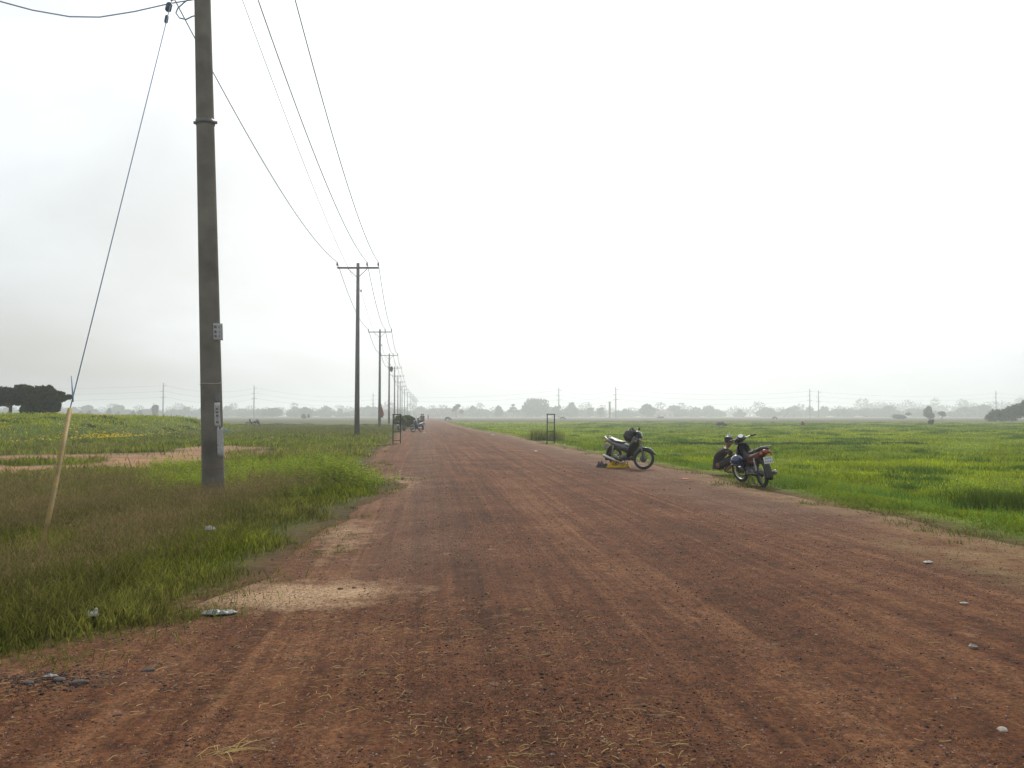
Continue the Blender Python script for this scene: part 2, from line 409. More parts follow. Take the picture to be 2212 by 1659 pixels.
# ------------------------------------------------------------------ setting: red dirt road
ys = np.concatenate([np.arange(-20, 2, 0.5), np.arange(2, 30, 0.08), np.arange(30, 70, 0.3), geo(70, 700, 160, 1.7)])
nc = 90
T = np.linspace(0, 1, nc)
YY = np.repeat(ys, nc); TT = np.tile(T, len(ys))
el, er = edge_l(YY), edge_r(YY)
el = np.maximum(el, -14); UU = el+(er-el)*TT; XX = UU+SL*YY
ZZ = RZ(XX, YY)
ZZ = np.where((TT < 1e-6) | (TT > 1-1e-6), -0.05, ZZ)
gr = sst(UU, 3.8, 5.2)*(1-sst(UU, 6.2, 7.4))*sst(YY, 9, 14) + 0.8*np.exp(-((UU+0.2)/0.8)**2)*sst(YY, 6, 9)
sand = 1.1*(1-np.sqrt(((XX+1.85-0.25*(YY-7))/1.3)**2+((YY-7.05)/0.85)**2))
sand = np.maximum(sand, 1.0*(1-np.sqrt(((XX+1.45)/0.8)**2+((YY-7.15)/0.5)**2)))
sand = np.maximum(sand, 0.6*(1-np.sqrt(((UU+0.7)/0.9)**2+((YY-19)/3.5)**2)))
sand = np.maximum(sand, 0.58*(1-np.sqrt(((UU+1.0)/0.55)**2+((YY-10.5)/2.6)**2)))
edg = np.maximum(1-sst(er-UU, 0.0, 1.3), 0.2*(1-sst(UU-el, 0.0, 0.7)))
edg = np.maximum(edg, sst(UU, 4.6, 5.6)*sst(YY, 6, 7.6)*(1-sst(YY, 9.2, 11))*0.9)
CC = np.stack([np.clip(gr, 0, 1), np.clip(sand, 0, 1), np.clip(edg, 0, 1)], 1)
I = (np.arange(len(ys)-1)[:, None]*nc+np.arange(nc-1)[None]).ravel()
road = np_mesh('road', np.stack([XX, YY, ZZ], 1), np.stack([I, I+1, I+nc+1, I+nc], 1), M_ROAD, CC, smooth=True); tag(road, kind='structure')
def ZG(x, y):
    o = float(offroad(x, y)); return float(RZ(x, y)) if o < 0 else float(H(x, y))

# ------------------------------------------------------------------ grass
def wedge(n, r0, r1, p, amin, amax):
    """points in a wedge round the camera, density falling with distance"""
    u = rng.random(n); e = 2-p
    r = (r0**e+u*(r1**e-r0**e))**(1/e) if abs(e) > 1e-6 else r0*(r1/r0)**u
    a = np.radians(rng.uniform(amin, amax, n))
    return r*np.sin(a), r*np.cos(a)
def blades(name, x, y, h, wd, lean, col, tipcol, mt=M_BLADE, z0=None, parent=None):
    n = len(x); z = H(x, y) if z0 is None else z0
    z = z-0.02
    a = rng.uniform(0, 2*np.pi, n); dx, dy = np.cos(a), np.sin(a)
    b = rng.uniform(0, 2*np.pi, n); ln = lean*h; lx, ly = np.cos(b)*ln, np.sin(b)*ln
    V = np.zeros((n, 5, 3))
    V[:, 0] = np.stack([x-dx*wd/2, y-dy*wd/2, z], 1); V[:, 1] = np.stack([x+dx*wd/2, y+dy*wd/2, z], 1)
    mx_, my_ = x+lx*.35, y+ly*.35; zm = z+h*.6
    V[:, 2] = np.stack([mx_+dx*wd*.38, my_+dy*wd*.38, zm], 1); V[:, 3] = np.stack([mx_-dx*wd*.38, my_-dy*wd*.38, zm], 1)
    V[:, 4] = np.stack([x+lx, y+ly, z+h*np.clip(1-.3*lean, .4, 1)], 1)
    i = np.arange(n)*5
    # quad + tip as two triangles-rows: all faces as triangles
    Fq = np.concatenate([np.stack([i, i+1, i+2], 1), np.stack([i, i+2, i+3], 1), np.stack([i+3, i+2, i+4], 1)])
    Cc = np.zeros((n, 5, 3)); Cc[:, 0:2] = (col*0.9)[:, None]; Cc[:, 2:4] = (col*.6+tipcol*.4)[:, None]; Cc[:, 4] = tipcol
    return np_mesh(name, V.reshape(-1, 3), Fq, mt, Cc.reshape(-1, 3), parent)

# left side of the road
x, y = wedge(330000, 4.2, 130, 2.15, -46, -2)
off = edge_l(y)-uof(x, y); r = np.hypot(x, y)
n1_ = fbm(x*0.8, y*0.8, 71); n2_ = fbm(x*0.16, y*0.16, 72)
pr = sst(off+(n1_-.5)*0.9, 0.0, 0.75)*(1-0.96*soil(x, y)); keep = rng.random(len(x)) < pr
x, y, off, r, n1_, n2_ = [q[keep] for q in (x, y, off, r, n1_, n2_)]
n = len(x)
lush = sst(n1_, 0.35, 0.7)
hh = (0.10+0.13*rng.random(n))*(0.65+0.7*lush)*sst(off, -0.3, 1.2)**0.6 + 0.02
hh = hh*np.where(r > 30, 1.25, 1)
wd = 0.0042*(0.8+r*0.16)*(0.6+0.8*rng.random(n))
g1 = np.array([0.072, 0.100, 0.008]); g2 = np.array([0.185, 0.215, 0.012]); g3 = np.array([0.20, 0.155, 0.075])
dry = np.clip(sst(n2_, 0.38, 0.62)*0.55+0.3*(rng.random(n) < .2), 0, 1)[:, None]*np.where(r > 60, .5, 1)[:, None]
q = rng.random((n, 1)); cc = (g1*(1-q)+g2*q); cc = cc*(1-dry*.6)+g3*dry*.6
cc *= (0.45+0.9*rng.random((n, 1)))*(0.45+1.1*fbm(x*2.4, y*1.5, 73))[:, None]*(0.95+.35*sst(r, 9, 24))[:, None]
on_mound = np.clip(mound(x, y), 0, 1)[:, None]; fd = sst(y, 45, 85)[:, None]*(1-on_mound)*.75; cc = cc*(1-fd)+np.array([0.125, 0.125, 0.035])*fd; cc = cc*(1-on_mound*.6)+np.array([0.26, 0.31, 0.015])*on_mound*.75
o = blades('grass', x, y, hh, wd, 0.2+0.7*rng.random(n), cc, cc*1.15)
tag(o, 'green grass covering the verge and field left of the red dirt road', 'grass', kind='stuff')

# feathery brown seed heads over the left verge
x, y = wedge(120000, 6.0, 30, 1.9, -44, -6)
off = edge_l(y)-uof(x, y); r = np.hypot(x, y)
pr = sst(off, 0.4, 2.4)*(.12+.88*sst(fbm(x*0.9, y*0.6, 81), 0.38, 0.60))*sst(r, 5.5, 9.5)*(1-sst(r, 14, 25))*(1-soil(x, y))*.85
keep = rng.random(len(x)) < pr; x, y, r = x[keep], y[keep], r[keep]; n = len(x)
hh = 0.22+0.24*rng.random(n)
cc = np.array([0.13, 0.145, 0.04])*(0.7+.6*rng.random((n, 1))); tp = np.array([0.19, 0.15, 0.065])*(0.7+.6*rng.random((n, 1)))
o = blades('seed_grass', x, y, hh, 0.0016*(0.8+r*.16), 0.2+0.6*rng.random(n), cc, tp)
# panicles: loose sprays at the top of each stem
m_ = 3; xi = np.repeat(x, m_); yi = np.repeat(y, m_); hi = np.repeat(hh, m_)
ss = 0.035
ox = rng.normal(0, ss, len(xi)); oy = rng.normal(0, ss, len(xi))
cp = np.array([0.22, 0.165, 0.078])*(0.6+.7*rng.random((len(xi), 1)))
o2 = blades('seed_heads', xi+ox, yi+oy, 0.02+0.05*rng.random(len(xi)), 0.0020*(0.8+np.hypot(xi, yi)*.16), 0.5+1.0*rng.random(len(xi)), cp, cp,
            z0=H(xi, yi)+hi*(0.72+.3*rng.random(len(xi))))
o2.parent = o
tag(o, 'brown feathery seed grass standing on the left verge before the concrete pole', 'grass', kind='stuff'); tag(o2, kind='stuff')

# right side of the road: bright young grass
x, y = wedge(380000, 8.0, 260, 2.1, -7, 42)
off = uof(x, y)-edge_r(y); r = np.hypot(x, y)
n1_ = fbm(x*0.55, y*0.35, 91); n3_ = fbm(x*.12, y*.07, 92)
pr = sst(off+(n1_-.5)*1.6+(fbm(x*2.6, y*2.2, 97)-.5)*1.2, 0.0, 0.9); keep = (rng.random(len(x)) < pr) & (uof(x, y) > 2)
x, y, off, r, n1_, n3_ = [q[keep] for q in (x, y, off, r, n1_, n3_)]; n = len(x)
hh = (0.07+0.11*rng.random(n))*(0.5+0.9*sst(n1_, .35, .7))*sst(off, -0.3, 1.6)**.7+0.02
wd = 0.0042*(0.8+r*0.16)*(0.6+0.8*rng.random(n)); wd = np.minimum(wd, 0.11)
g1 = np.array([0.125, 0.180, 0.010]); g2 = np.array([0.275, 0.335, 0.011])
q = np.clip(rng.random((n, 1))*.6+sst(n3_, .4, .62)[:, None]*.5, 0, 1); cc = (g1*(1-q)+g2*q)*(0.6+0.7*rng.random((n, 1)))*(0.55+.9*fbm(x*1.1, y*.45, 93))[:, None]
nr = (1-sst(off, 0.2, 1.8))[:, None]; cc = cc*(1-nr*.6)+np.array([0.10, 0.125, 0.025])*nr*.6
brown = sst(y, 200, 240)[:, None]; cc = cc*(1-brown*.8)+np.array([0.12, 0.10, 0.075])*brown*.8
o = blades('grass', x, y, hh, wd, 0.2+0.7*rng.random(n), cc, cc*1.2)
tag(o, 'bright yellow-green young grass filling the field right of the road', 'grass', kind='stuff')

# sparse dry short grass along both verges of the road
x, y = wedge(90000, 6, 70, 2.0, -40, 40)
d = offroad(x, y); pr = sst(d, -1.5, -0.1)*(1-sst(d, 0.2, .9))*sst(fbm(x*1.3, y*1.3, 95), .42, .68)*.8
keep = rng.random(len(x)) < pr; x, y = x[keep], y[keep]; n = len(x); r = np.hypot(x, y)
q = rng.random((n, 1)); cc = np.array([0.27, 0.19, 0.09])*q+np.array([0.09, 0.12, 0.025])*(1-q)
o = blades('verge_grass', x, y, 0.015+.045*rng.random(n), 0.0026*(0.8+r*.16), .6+1.0*rng.random(n), cc, cc*1.1, z0=np.where(offroad(x, y) < 0, RZ(x, y), H(x, y)))
tag(o, 'thin dry grass sprouting along the edges of the dirt road', 'grass', kind='stuff')

# straggling little clumps that creep out onto the dirt on both sides
cx_, cy_ = wedge(2600, 4.6, 45, 1.7, -44, 42); d = offroad(cx_, cy_); k = (d > -.75) & (d < .25) & (rng.random(len(d)) < sst(d, -.9, .1)*.8); cx_, cy_ = cx_[k], cy_[k]
per = 46; s_ = np.repeat(.05+.13*rng.random(len(cx_)), per); x = np.repeat(cx_, per)+rng.normal(0, 1, len(s_))*s_; y = np.repeat(cy_, per)+rng.normal(0, 1, len(s_))*s_
n = len(x); r = np.hypot(x, y); q = rng.random((n, 1)); cc = np.array([.075, .115, .012])*(.5+q)+np.array([.08, .055, .02])*(rng.random((n, 1)) < .25)
o = blades('verge_clumps', x, y, .03+.08*rng.random(n)*s_/.1, .0032*(.8+r*.16), .5+.9*rng.random(n), cc, cc*1.2, z0=np.where(offroad(x, y) < 0, RZ(x, y), H(x, y)))
tag(o, 'straggling small grass clumps creeping onto the dirt at the road edges', 'grass', kind='stuff')
# dark tufts dotted over the right field and left field
def tufts(name, cx_, cy_, rad_, hgt, per, col, label):
    n = len(cx_); x = np.repeat(cx_, per)+rng.normal(0, 1, n*per)*np.repeat(rad_, per)*.5
    y = np.repeat(cy_, per)+rng.normal(0, 1, n*per)*np.repeat(rad_, per)*.35
    k = offroad(x, y) > 0.1; x, y = x[k], y[k]; hq = np.repeat(hgt, per)[k]
    dd = np.hypot(x-np.repeat(cx_, per)[k], y-np.repeat(cy_, per)[k])/np.repeat(rad_, per)[k]
    n = len(x); h = hq*(.45+.6*rng.random(n))*np.clip(1.1-dd*.6, .3, 1); r = np.hypot(x, y)
    cc = np.array(col)*(0.6+.8*rng.random((n, 1)))
    o = blades(name, x, y, h, 0.0034*(0.8+r*.16), .2+.6*rng.random(n), cc, cc*1.3)
    return tag(o, label, 'grass', kind='stuff')
cx_, cy_ = wedge(330, 11, 210, 1.3, 4, 40); k = offroad(cx_, cy_) > .8; cx_, cy_ = cx_[k], cy_[k]
s_ = .3+.9*rng.random(len(cx_)); s_ *= (1+cy_/90)
tufts('grass_tufts', cx_, cy_, s_, .14+.14*rng.random(len(cx_))+s_*.06, 260, (0.075, 0.135, 0.016), 'darker grass tufts dotted over the bright field right of the road')
cx_, cy_ = wedge(240, 12, 150, 1.3, -40, -7); k = (offroad(cx_, cy_) > .8) & (soil(cx_, cy_) < .6); cx_, cy_ = cx_[k], cy_[k]
s_ = .3+.6*rng.random(len(cx_)); s_ *= (1+cy_/90)
tufts('grass_tufts', cx_, cy_, s_, .14+.12*rng.random(len(cx_))+s_*.05, 220, (0.055, 0.088, 0.018), 'dark grass tufts scattered over the field left of the road')
# wet ditch bank: a long dark line of coarser grass across the right field
tx = np.linspace(6.5, 24, 46); ty = 49+0.05*tx+rng.normal(0, .4, 46)
tufts('ditch_grass', tx, ty, np.full(46, .8), .2+.1*rng.random(46), 220, (0.045, 0.078, 0.018), 'line of dark coarse grass along the ditch across the right field')

# leafy green weeds round the foot of the near pole
def weeds(name, pts, label, base=(0.27, 0.36, 0.018)):
    V = []; Fs = []; Cs = []
    for (x0, y0, hgt, rr, ns) in pts:
        for s in range(ns):
            a = random.random()*6.28; q = rr*math.sqrt(random.random()); x1 = x0+q*math.cos(a); y1 = y0+q*math.sin(a)
            z1 = float(H(x1, y1)); h1 = hgt*(.55+.5*random.random()); lx, ly = random.uniform(-.2, .2)*h1, random.uniform(-.2, .2)*h1
            nl = int(7+10*random.random()); tone = random.uniform(.6, 1.3)
            for l in range(nl):
                t_ = (l+1)/nl; c = Vector((x1+lx*t_, y1+ly*t_, z1+h1*t_)); b_ = random.random()*6.28
                ll = hgt*random.uniform(.10, .2)*(1.2-.6*t_); d1 = Vector((math.cos(b_), math.sin(b_), random.uniform(-.2, .7))).normalized()
                s1 = d1.cross(Vector((random.uniform(-.3, .3), random.uniform(-.3, .3), 1))).normalized()*ll*.26
                i = len(V); V += [c, c+d1*ll*.5+s1, c+d1*ll, c+d1*ll*.5-s1]; Fs.append((i, i+1, i+2, i+3))
                cc = [k*tone*random.uniform(.7, 1.3) for k in base]; Cs += [cc]*4
    o = np_mesh(name, np.array([tuple(v) for v in V]), np.array(Fs), M_BLADE, np.array(Cs)); return tag(o, label, 'weeds', kind='stuff')
wp = []
for k in range(150):
    px = random.uniform(330, 880); d = random.uniform(15.5, 25); x0 = (px-CX)/F*d
    if float(offroad(x0, d)) > .5: wp.append((x0, d, random.uniform(.26, .48), random.uniform(.3, .8), 40))
weeds('weeds', wp, 'bright leafy weeds growing round and right of the near concrete pole')
wp = []
for k in range(26):
    px = random.uniform(620, 790); d = random.uniform(17, 22); x0 = (px-CX)/F*d
    if float(offroad(x0, d)) > .4: wp.append((x0, d, random.uniform(.45, .68), random.uniform(.2, .45), 40))
weeds('tall_weeds', wp, 'taller bushy weeds between the near pole and the road bend', (0.23, 0.29, 0.02))
wp = []
for k in range(120):
    d = random.uniform(8.5, 26); u0 = float(edge_r(d))+random.uniform(.5, 2.6); x0 = u0+SL*d
    wp.append((x0, d, random.uniform(.12, .26), random.uniform(.25, .6), 34))
weeds('bank_weeds', wp, 'broad-leaved weeds on the bank at the right edge of the road', (0.14, 0.26, 0.02))
n = 2600; x = 8.55+rng.normal(0, .42, n); y = 14.9+rng.normal(0, .35, n); cc = np.array([.070, .110, .013])*(.5+.9*rng.random((n, 1)))
tag(blades('tall_grass_clump', x, y, .2+.35*rng.random(n), np.full(n, .010), .2+.5*rng.random(n), cc, cc*1.2), 'taller dark grass clump cut by the right edge of the picture', 'grass clump')
# yellow flowers on the mound
nf = 3400; x = rng.uniform(-52, -19, nf*9); y = rng.uniform(42, 70, nf*9)
pr = np.maximum(np.exp(-((x+34+.5*(y-50))/2.6)**2)*np.exp(-((y-50)/5)**2), np.maximum(np.exp(-((x+24.0)/1.7)**2)*np.exp(-((y-52)/3.0)**2), .10*sst(fbm(x*.25, y*.16, 99), .5, .62)))*(mound(x, y) > .0005)*1.0; k = rng.random(len(x)) < pr; x, y = x[k][:nf], y[k][:nf]; n = len(x)
cc = np.array([0.75, 0.52, 0.01])*(0.7+.4*rng.random((n, 1)))
o = blades('yellow_flowers', x, y, 0.05+.03*rng.random(n), .07+.04*rng.random(n), 1.2+.5*rng.random(n), cc, cc, z0=H(x, y)+.24)
tag(o, 'yellow flowers sprinkled over the green mound at the left', 'flowers', kind='stuff')

# ------------------------------------------------------------------ loose stones and straw on the road
def stones(name, x, y, s, col, label, cat='gravel'):
    n = len(x); z = RZ(x, y)
    base = np.array([[1, 0, 0], [0, 1, 0], [-1, 0, 0], [0, -1, 0], [0, 0, .8], [0, 0, -.4], [.6, .6, .45], [-.6, .55, .4]])[:6]
    J = 1+rng.uniform(-.35, .35, (n, 6, 3)); a = rng.uniform(0, 6.28, n); ca, sa = np.cos(a)[:, None], np.sin(a)[:, None]
    B = base[None]*J*s[:, None, None]; Bx = B[..., 0]*ca-B[..., 1]*sa; By = B[..., 0]*sa+B[..., 1]*ca
    V = np.stack([Bx+x[:, None], By+y[:, None], B[..., 2]*.8+z[:, None]+.1*s[:, None]], -1)
    T_ = np.array([[0, 1, 4], [1, 2, 4], [2, 3, 4], [3, 0, 4], [1, 0, 5], [2, 1, 5], [3, 2, 5], [0, 3, 5]])
    Fq = (np.arange(n)[:, None, None]*6+T_[None]).reshape(-1, 3)
    o = np_mesh(name, V.reshape(-1, 3), Fq, M_GRIT, np.repeat(col, 6, 0)); return tag(o, label, cat, kind='stuff')
x, y = wedge(60000, 2.6, 30, 2.2, -48, 44); k = (offroad(x, y) < .1) & (rng.random(len(x)) < .35+.65*sst(fbm(uof(x, y)*1.2, y*.2, 101), .35, .6)); x, y = x[k], y[k]; n = len(x)
s = 0.0022+0.011*rng.random(n)**7; s *= (0.8+np.hypot(x, y)*.045)
x2, y2 = wedge(150000, 2.6, 26, 1.9, -48, 44); k = (offroad(x2, y2) < 0) & (rng.random(len(x2)) < .2+.8*sst(fbm(uof(x2, y2)*1.5, y2*.4, 107), .4, .6)); x = np.concatenate([x, x2[k]]); y = np.concatenate([y, y2[k]]); s = np.concatenate([s, (.0028+.003*rng.random(k.sum()))*(.8+np.hypot(x2, y2)[k]*.05)]); n = len(x)
pal = np.array([[.045, .036, .042], [.10, .045, .03], [.16, .075, .05], [.07, .05, .05], [.26, .17, .14], [.34, .26, .22]])
ci = rng.choice(6, n, p=[.30, .19, .17, .12, .13, .09])
stones('gravel', x, y, s*.9, pal[ci]*1.0, 'dark and reddish loose grit scattered over the dirt road')
# straw
def straw(name, x, y, ln, wd, col, label):
    n = len(x); z = np.where(offroad(x, y) < 0, RZ(x, y), H(x, y))+.006; a = rng.normal(.45, .9, n); cu = rng.normal(0, .5, n)*(rng.random(n) < .3)+rng.normal(0, .10, n)
    V = np.zeros((n, 6, 3)); px, py = x.copy(), y.copy(); ang = a-cu
    for k in range(3):
        nx_, ny_ = -np.sin(ang), np.cos(ang); zz = z+np.array([0, 1, .3])[k]*ln*.12*rng.random(n)
        V[:, k*2] = np.stack([px-nx_*wd/2, py-ny_*wd/2, zz], 1); V[:, k*2+1] = np.stack([px+nx_*wd/2, py+ny_*wd/2, zz+wd*.5], 1)
        px, py = px+np.cos(ang)*ln/2, py+np.sin(ang)*ln/2; ang = ang+cu
    i = np.arange(n)*6; Fq = np.concatenate([np.stack([i, i+1, i+3, i+2], 1), np.stack([i+2, i+3, i+5, i+4], 1)])
    o = np_mesh(name, V.reshape(-1, 3), Fq, M_STRAW, np.repeat(col, 6, 0)); return tag(o, label, 'straw', kind='stuff')
x, y = wedge(17000, 2.8, 14, 1.9, -42, 40); u = uof(x, y)
pr = np.where(u < 1.2, .62, .04)*(y < 7)+np.where(u > 5.0, .5, .06)*(y >= 8)+.03
pr = pr*(.25+1.2*sst(fbm(x*1.1, y*1.1, 111), .4, .65)); k = (rng.random(len(x)) < pr) & (offroad(x, y) < .3); x, y = x[k], y[k]; n = len(x)
cc = np.array([.46, .32, .145])*(0.35+.75*rng.random((n, 1)))
straw('straw', x, y, .012+.075*rng.random(n)**2.2, .0016+.0022*rng.random(n), cc, 'pale bits of straw lying scattered on the near dirt road')
# a loose wisp of straw at lower left
g = GR(470, 1625); x = g.x+rng.normal(0, .06, 26); y = g.y+(x-g.x)*.5+rng.normal(0, .02, 26)
straw('straw_wisp', x, y, .05+.11*rng.random(26), .0016+.0015*rng.random(26), np.array([.46, .34, .14])*(0.6+.5*rng.random((26, 1))), 'loose yellow wisp of straw at the bottom left of the road')

# ------------------------------------------------------------------ concrete power poles
M_CONC = mat('pole_concrete', (0.150, 0.138, 0.116), .9, var=.4, scale=1.6, bump=.25, bscale=40)
M_CONC2 = mat('far_pole_concrete', (0.135, 0.125, 0.135), .9, var=.2, scale=1.5)
M_STEEL = mat('galvanised_steel', (0.13, 0.13, 0.14), .55, .6, var=.2, scale=10)
M_INS = mat('brown_porcelain', (0.05, 0.045, 0.055), .25, var=.2)
M_WIRE = mat('aluminium_wire', (0.18, 0.30, 0.46), .6, .1, var=.1)
M_PAPER = mat('notice_paper', (0.42, 0.43, 0.44), .8, var=.15, scale=30)
M_INK = mat('faded_ink', (0.16, 0.16, 0.17), .8, var=.3, scale=60)
M_RED = mat('faded_red_cloth', (0.26, 0.085, 0.06), .85, var=.25)
M_YPVC = mat('yellow_pvc', (0.21, 0.145, 0.035), .7, var=.35, scale=6)
ARM_Z = EYE+11.0       # crossarm height above the ground
def insulator(mb, x, y, z, s=1.0):
    prof = [(0, .02), (.05, .03), (.07, .075), (.12, .05), (.14, .085), (.19, .05), (.21, .07), (.27, .035), (.30, .045), (.33, .03)]
    mb.tube([(x, y, z+p*s) for p, _ in prof], [q*s for _, q in prof], 10)
def make_pole(far=True):
    e = empty('power_pole')
    m = MB(); top = ARM_Z+.36
    m.tube([(0, 0, -.3), (0, 0, top*.5), (0, 0, top)], [.20, .155, .115], 16); m.build('shaft', M_CONC2, e)
    m = MB(); m.box((0, -.14, ARM_Z), (3.1, .09, .10)); m.box((0, .14, ARM_Z), (3.1, .05, .08)); m.build('crossarm', M_STEEL, e)
    for s in (-1, 1):
        m = MB(); m.tube([(s*.75, -.16, ARM_Z-.05), (s*.1, -.15, ARM_Z-.68)], .025, 6); m.build('brace', M_STEEL, e)
    for xx in (-1.53, .70, 1.53):
        m = MB(); m.tube([(xx, -.14, ARM_Z), (xx, -.14, ARM_Z+.15)], .015, 6); insulator(m, xx, -.14, ARM_Z+.10); m.build('insulator', M_INS, e)
    m = MB(); m.tube([(-.22, 0, ARM_Z-1.72), (.24, 0, ARM_Z-1.72)], .012, 6); m.tube([(.24, 0, ARM_Z-1.8), (.24, 0, ARM_Z-1.64)], .05, 8); m.build('spool_insulator', M_INS, e)
    return e
pole_spec = [(771.5, 63.4), (820, 112.6), (840.4, 157), (852.2, 199), (859.6, 241), (864.5, 284), (868.5, 327), (874, 370),
             (880, 413), (886, 456), (890, 499), (893.5, 543), (896, 586), (898, 630), (900, 673)]
ordw = ['second', 'third', 'fourth', 'fifth', 'sixth', 'seventh', 'eighth', 'ninth', 'tenth', 'eleventh', 'twelfth', 'thirteenth', 'fourteenth', 'fifteenth', 'last and farthest']
proto = make_pole(); poles = []
for i, (px, d) in enumerate(pole_spec):
    o = proto if i == 0 else copy_tree(proto)
    xx = (px-CX)/F*d*math.cos(0); o.location = (xx, d, 0); o.rotation_euler = (0, 0, rad(random.uniform(-2, 2)) if i else 0)
    if i > 1: o.rotation_euler.y = rad(random.uniform(-.3, .3))
    o['label'] = '%s grey power pole along the road, counted from the thick one nearest the viewer' % ordw[i] if i < 14 else 'most distant faint grey power pole where the road vanishes'
    o['category'] = 'power pole'; o['group'] = 'power poles along the left side of the road'
    poles.append(o)

# near pole, slightly leaning, cut by the top of the picture
D1 = 15.3
pb = PT(461, 1050, D1); pt_ = PT(437.5, 0, D1)
ax = (pt_-pb); ax = ax/ax.z
base = pb+ax*(-.1-pb.z); tz = ARM_Z+.4; topp = base+ax*(tz-base.z)
np_e = empty('power_pole', (base.x, base.y, 0), 0, 'thick near concrete power pole with a torn notice, leaning slightly left in the grass', 'power pole', 'power poles along the left side of the road')
def on_pole(z, dx=0, dy=0): p = base+ax*(z-base.z); return Vector((p.x-base.x+dx, p.y-base.y+dy, z))
m = MB()
# photographed widths: 47 px at the foot, 34 px at the picture's top edge
w0, w1 = 47/F*D1/2, 34.5/F*D1/2; z0_, z1_ = pb.z, pt_.z
zs = [-.3+(tz+.3)*k/24 for k in range(25)]
m.tube([on_pole(z) for z in zs], [max(.09, w0+(w1-w0)*(z-z0_)/(z1_-z0_)) for z in zs], 28); m.build('shaft', M_CONC, np_e)
def prad(z): return w0+(w1-w0)*(z-z0_)/(z1_-z0_)
zb = PT(440, 265, D1).z
m = MB(); m.tube([on_pole(zb-.045), on_pole(zb+.045)], prad(zb)+.012, 24)
m.box(on_pole(zb, prad(zb)+.03), (.06, .03, .05)); m.box(on_pole(zb, -prad(zb)-.03), (.05, .03, .05)); m.build('clamp_band', M_STEEL, np_e)
zb = PT(440, 829, D1).z
m = MB(); c_ = on_pole(zb); m.tube([c_+Vector((math.cos(a)*(prad(zb)+.004), math.sin(a)*(prad(zb)+.004), .015*math.sin(a*2)+.02*math.cos(a))) for a in [k*math.pi/12 for k in range(25)]], .006, 6); m.build('tie_wire', M_PAPER, np_e)
zb = PT(440, 1012, D1).z
m = MB(); c_ = on_pole(zb); m.tube([c_+Vector((math.cos(a)*(prad(zb)+.004), math.sin(a)*(prad(zb)+.004), .02*math.cos(a))) for a in [k*math.pi/12 for k in range(25)]], .005, 6); m.build('tie_cord', M_RED, np_e)
# notice with three rows of faded print, curling off the right side of the pole
def patch_on_pole(name, z0, z1, a0, a1, lift0, lift1, mt, parent=None, rag=0.0, off_=.006, nseg=8):
    V = []; nr = 8
    for i in range(nr+1):
        z = z0+(z1-z0)*i/nr
        for k in range(nseg+1):
            t_ = k/nseg; a = a0+(a1-a0)*t_; rr = prad(z)+off_+lift0*(1-t_)**2+lift1*t_**2
            zz = z+random.uniform(-rag, rag) if i in (0, nr) else z
            rj = random.uniform(-rag, rag)*.3 if 0 < k < nseg else 0
            V.append(tuple(on_pole(zz, math.cos(a)*(rr+rj), math.sin(a)*(rr+rj))))
    Fs = [(i*(nseg+1)+k, i*(nseg+1)+k+1, (i+1)*(nseg+1)+k+1, (i+1)*(nseg+1)+k) for i in range(nr) for k in range(nseg)]
    o = np_mesh(name, np.array(V), np.array(Fs), mt, None, parent, smooth=True)
    md_ = o.modifiers.new('thick', 'SOLIDIFY'); md_.thickness = .003
    return o
zt, zl = PT(473, 700, D1).z, PT(473, 736, D1).z
A0, A1 = rad(-52), rad(-20)
nt_ = patch_on_pole('notice', zl, zt, A0, A1, 0, .095, M_PAPER, np_e, .004)
for k, (f0, f1) in enumerate(((.70, .88), (.40, .58), (.16, .32))):
    for (g0, g1) in ((.12, .42), (.46, .70), (.74, .90)):
        a0, a1 = A0+(A1-A0)*g0, A0+(A1-A0)*g1
        patch_on_pole('lettering', zl+(zt-zl)*f0, zl+(zt-zl)*f1, a0, a1, .095*g0**2, .095*g1**2, M_INK, nt_, .002, .0095, 3)
zt, zl = PT(473, 985, D1).z, PT(473, 924, D1).z
patch_on_pole('torn_poster', zt, zl, rad(-46), rad(-14), .0, .03, M_PAPER, np_e, .04)
zt, zl = PT(473, 922, D1).z, PT(473, 870, D1).z
sp = patch_on_pole('painted_strip', zt, zl, rad(-58), rad(-22), 0, 0, mat('white_limewash', (.42, .42, .42), .9, var=.3, scale=18), np_e, .01, .004)
for f in (.15, .42, .56, .70): patch_on_pole('stencil_mark', zt+(zl-zt)*f, zt+(zl-zt)*(f+.09), rad(-50), rad(-36), 0, 0, M_INK, sp, .003, .0085, 3)
patch_on_pole('dark_patch', PT(473, 868, D1).z, PT(473, 850, D1).z, rad(-52), rad(-20), 0, 0, M_INK, np_e, .01, .005)
# crossarm of the near pole (above the picture) and its insulators
AX1 = [-8.1, -5.94, -4.95]; az1 = ARM_Z
m = MB(); m.box((-6.5-base.x, -.15, az1), (3.3, .09, .10)); m.build('crossarm', M_STEEL, np_e)
for xx in AX1:
    m = MB(); m.tube([(xx-base.x, -.15, az1), (xx-base.x, -.15, az1+.15)], .015, 6); insulator(m, xx-base.x, -.15, az1+.10); m.build('insulator', M_INS, np_e)
# jumper loop left of the shaft
lp = [(455, -60), (418, -10), (398, 5), (384, 18), (380, 28), (388, 39), (402, 42), (414, 36), (424, 33)]
m = MB(); m.tube([PT(a, b, D1-.1)-Vector((base.x, base.y, 0)) for a, b in lp], .012, 6); m.build('jumper_wire', M_WIRE, np_e)

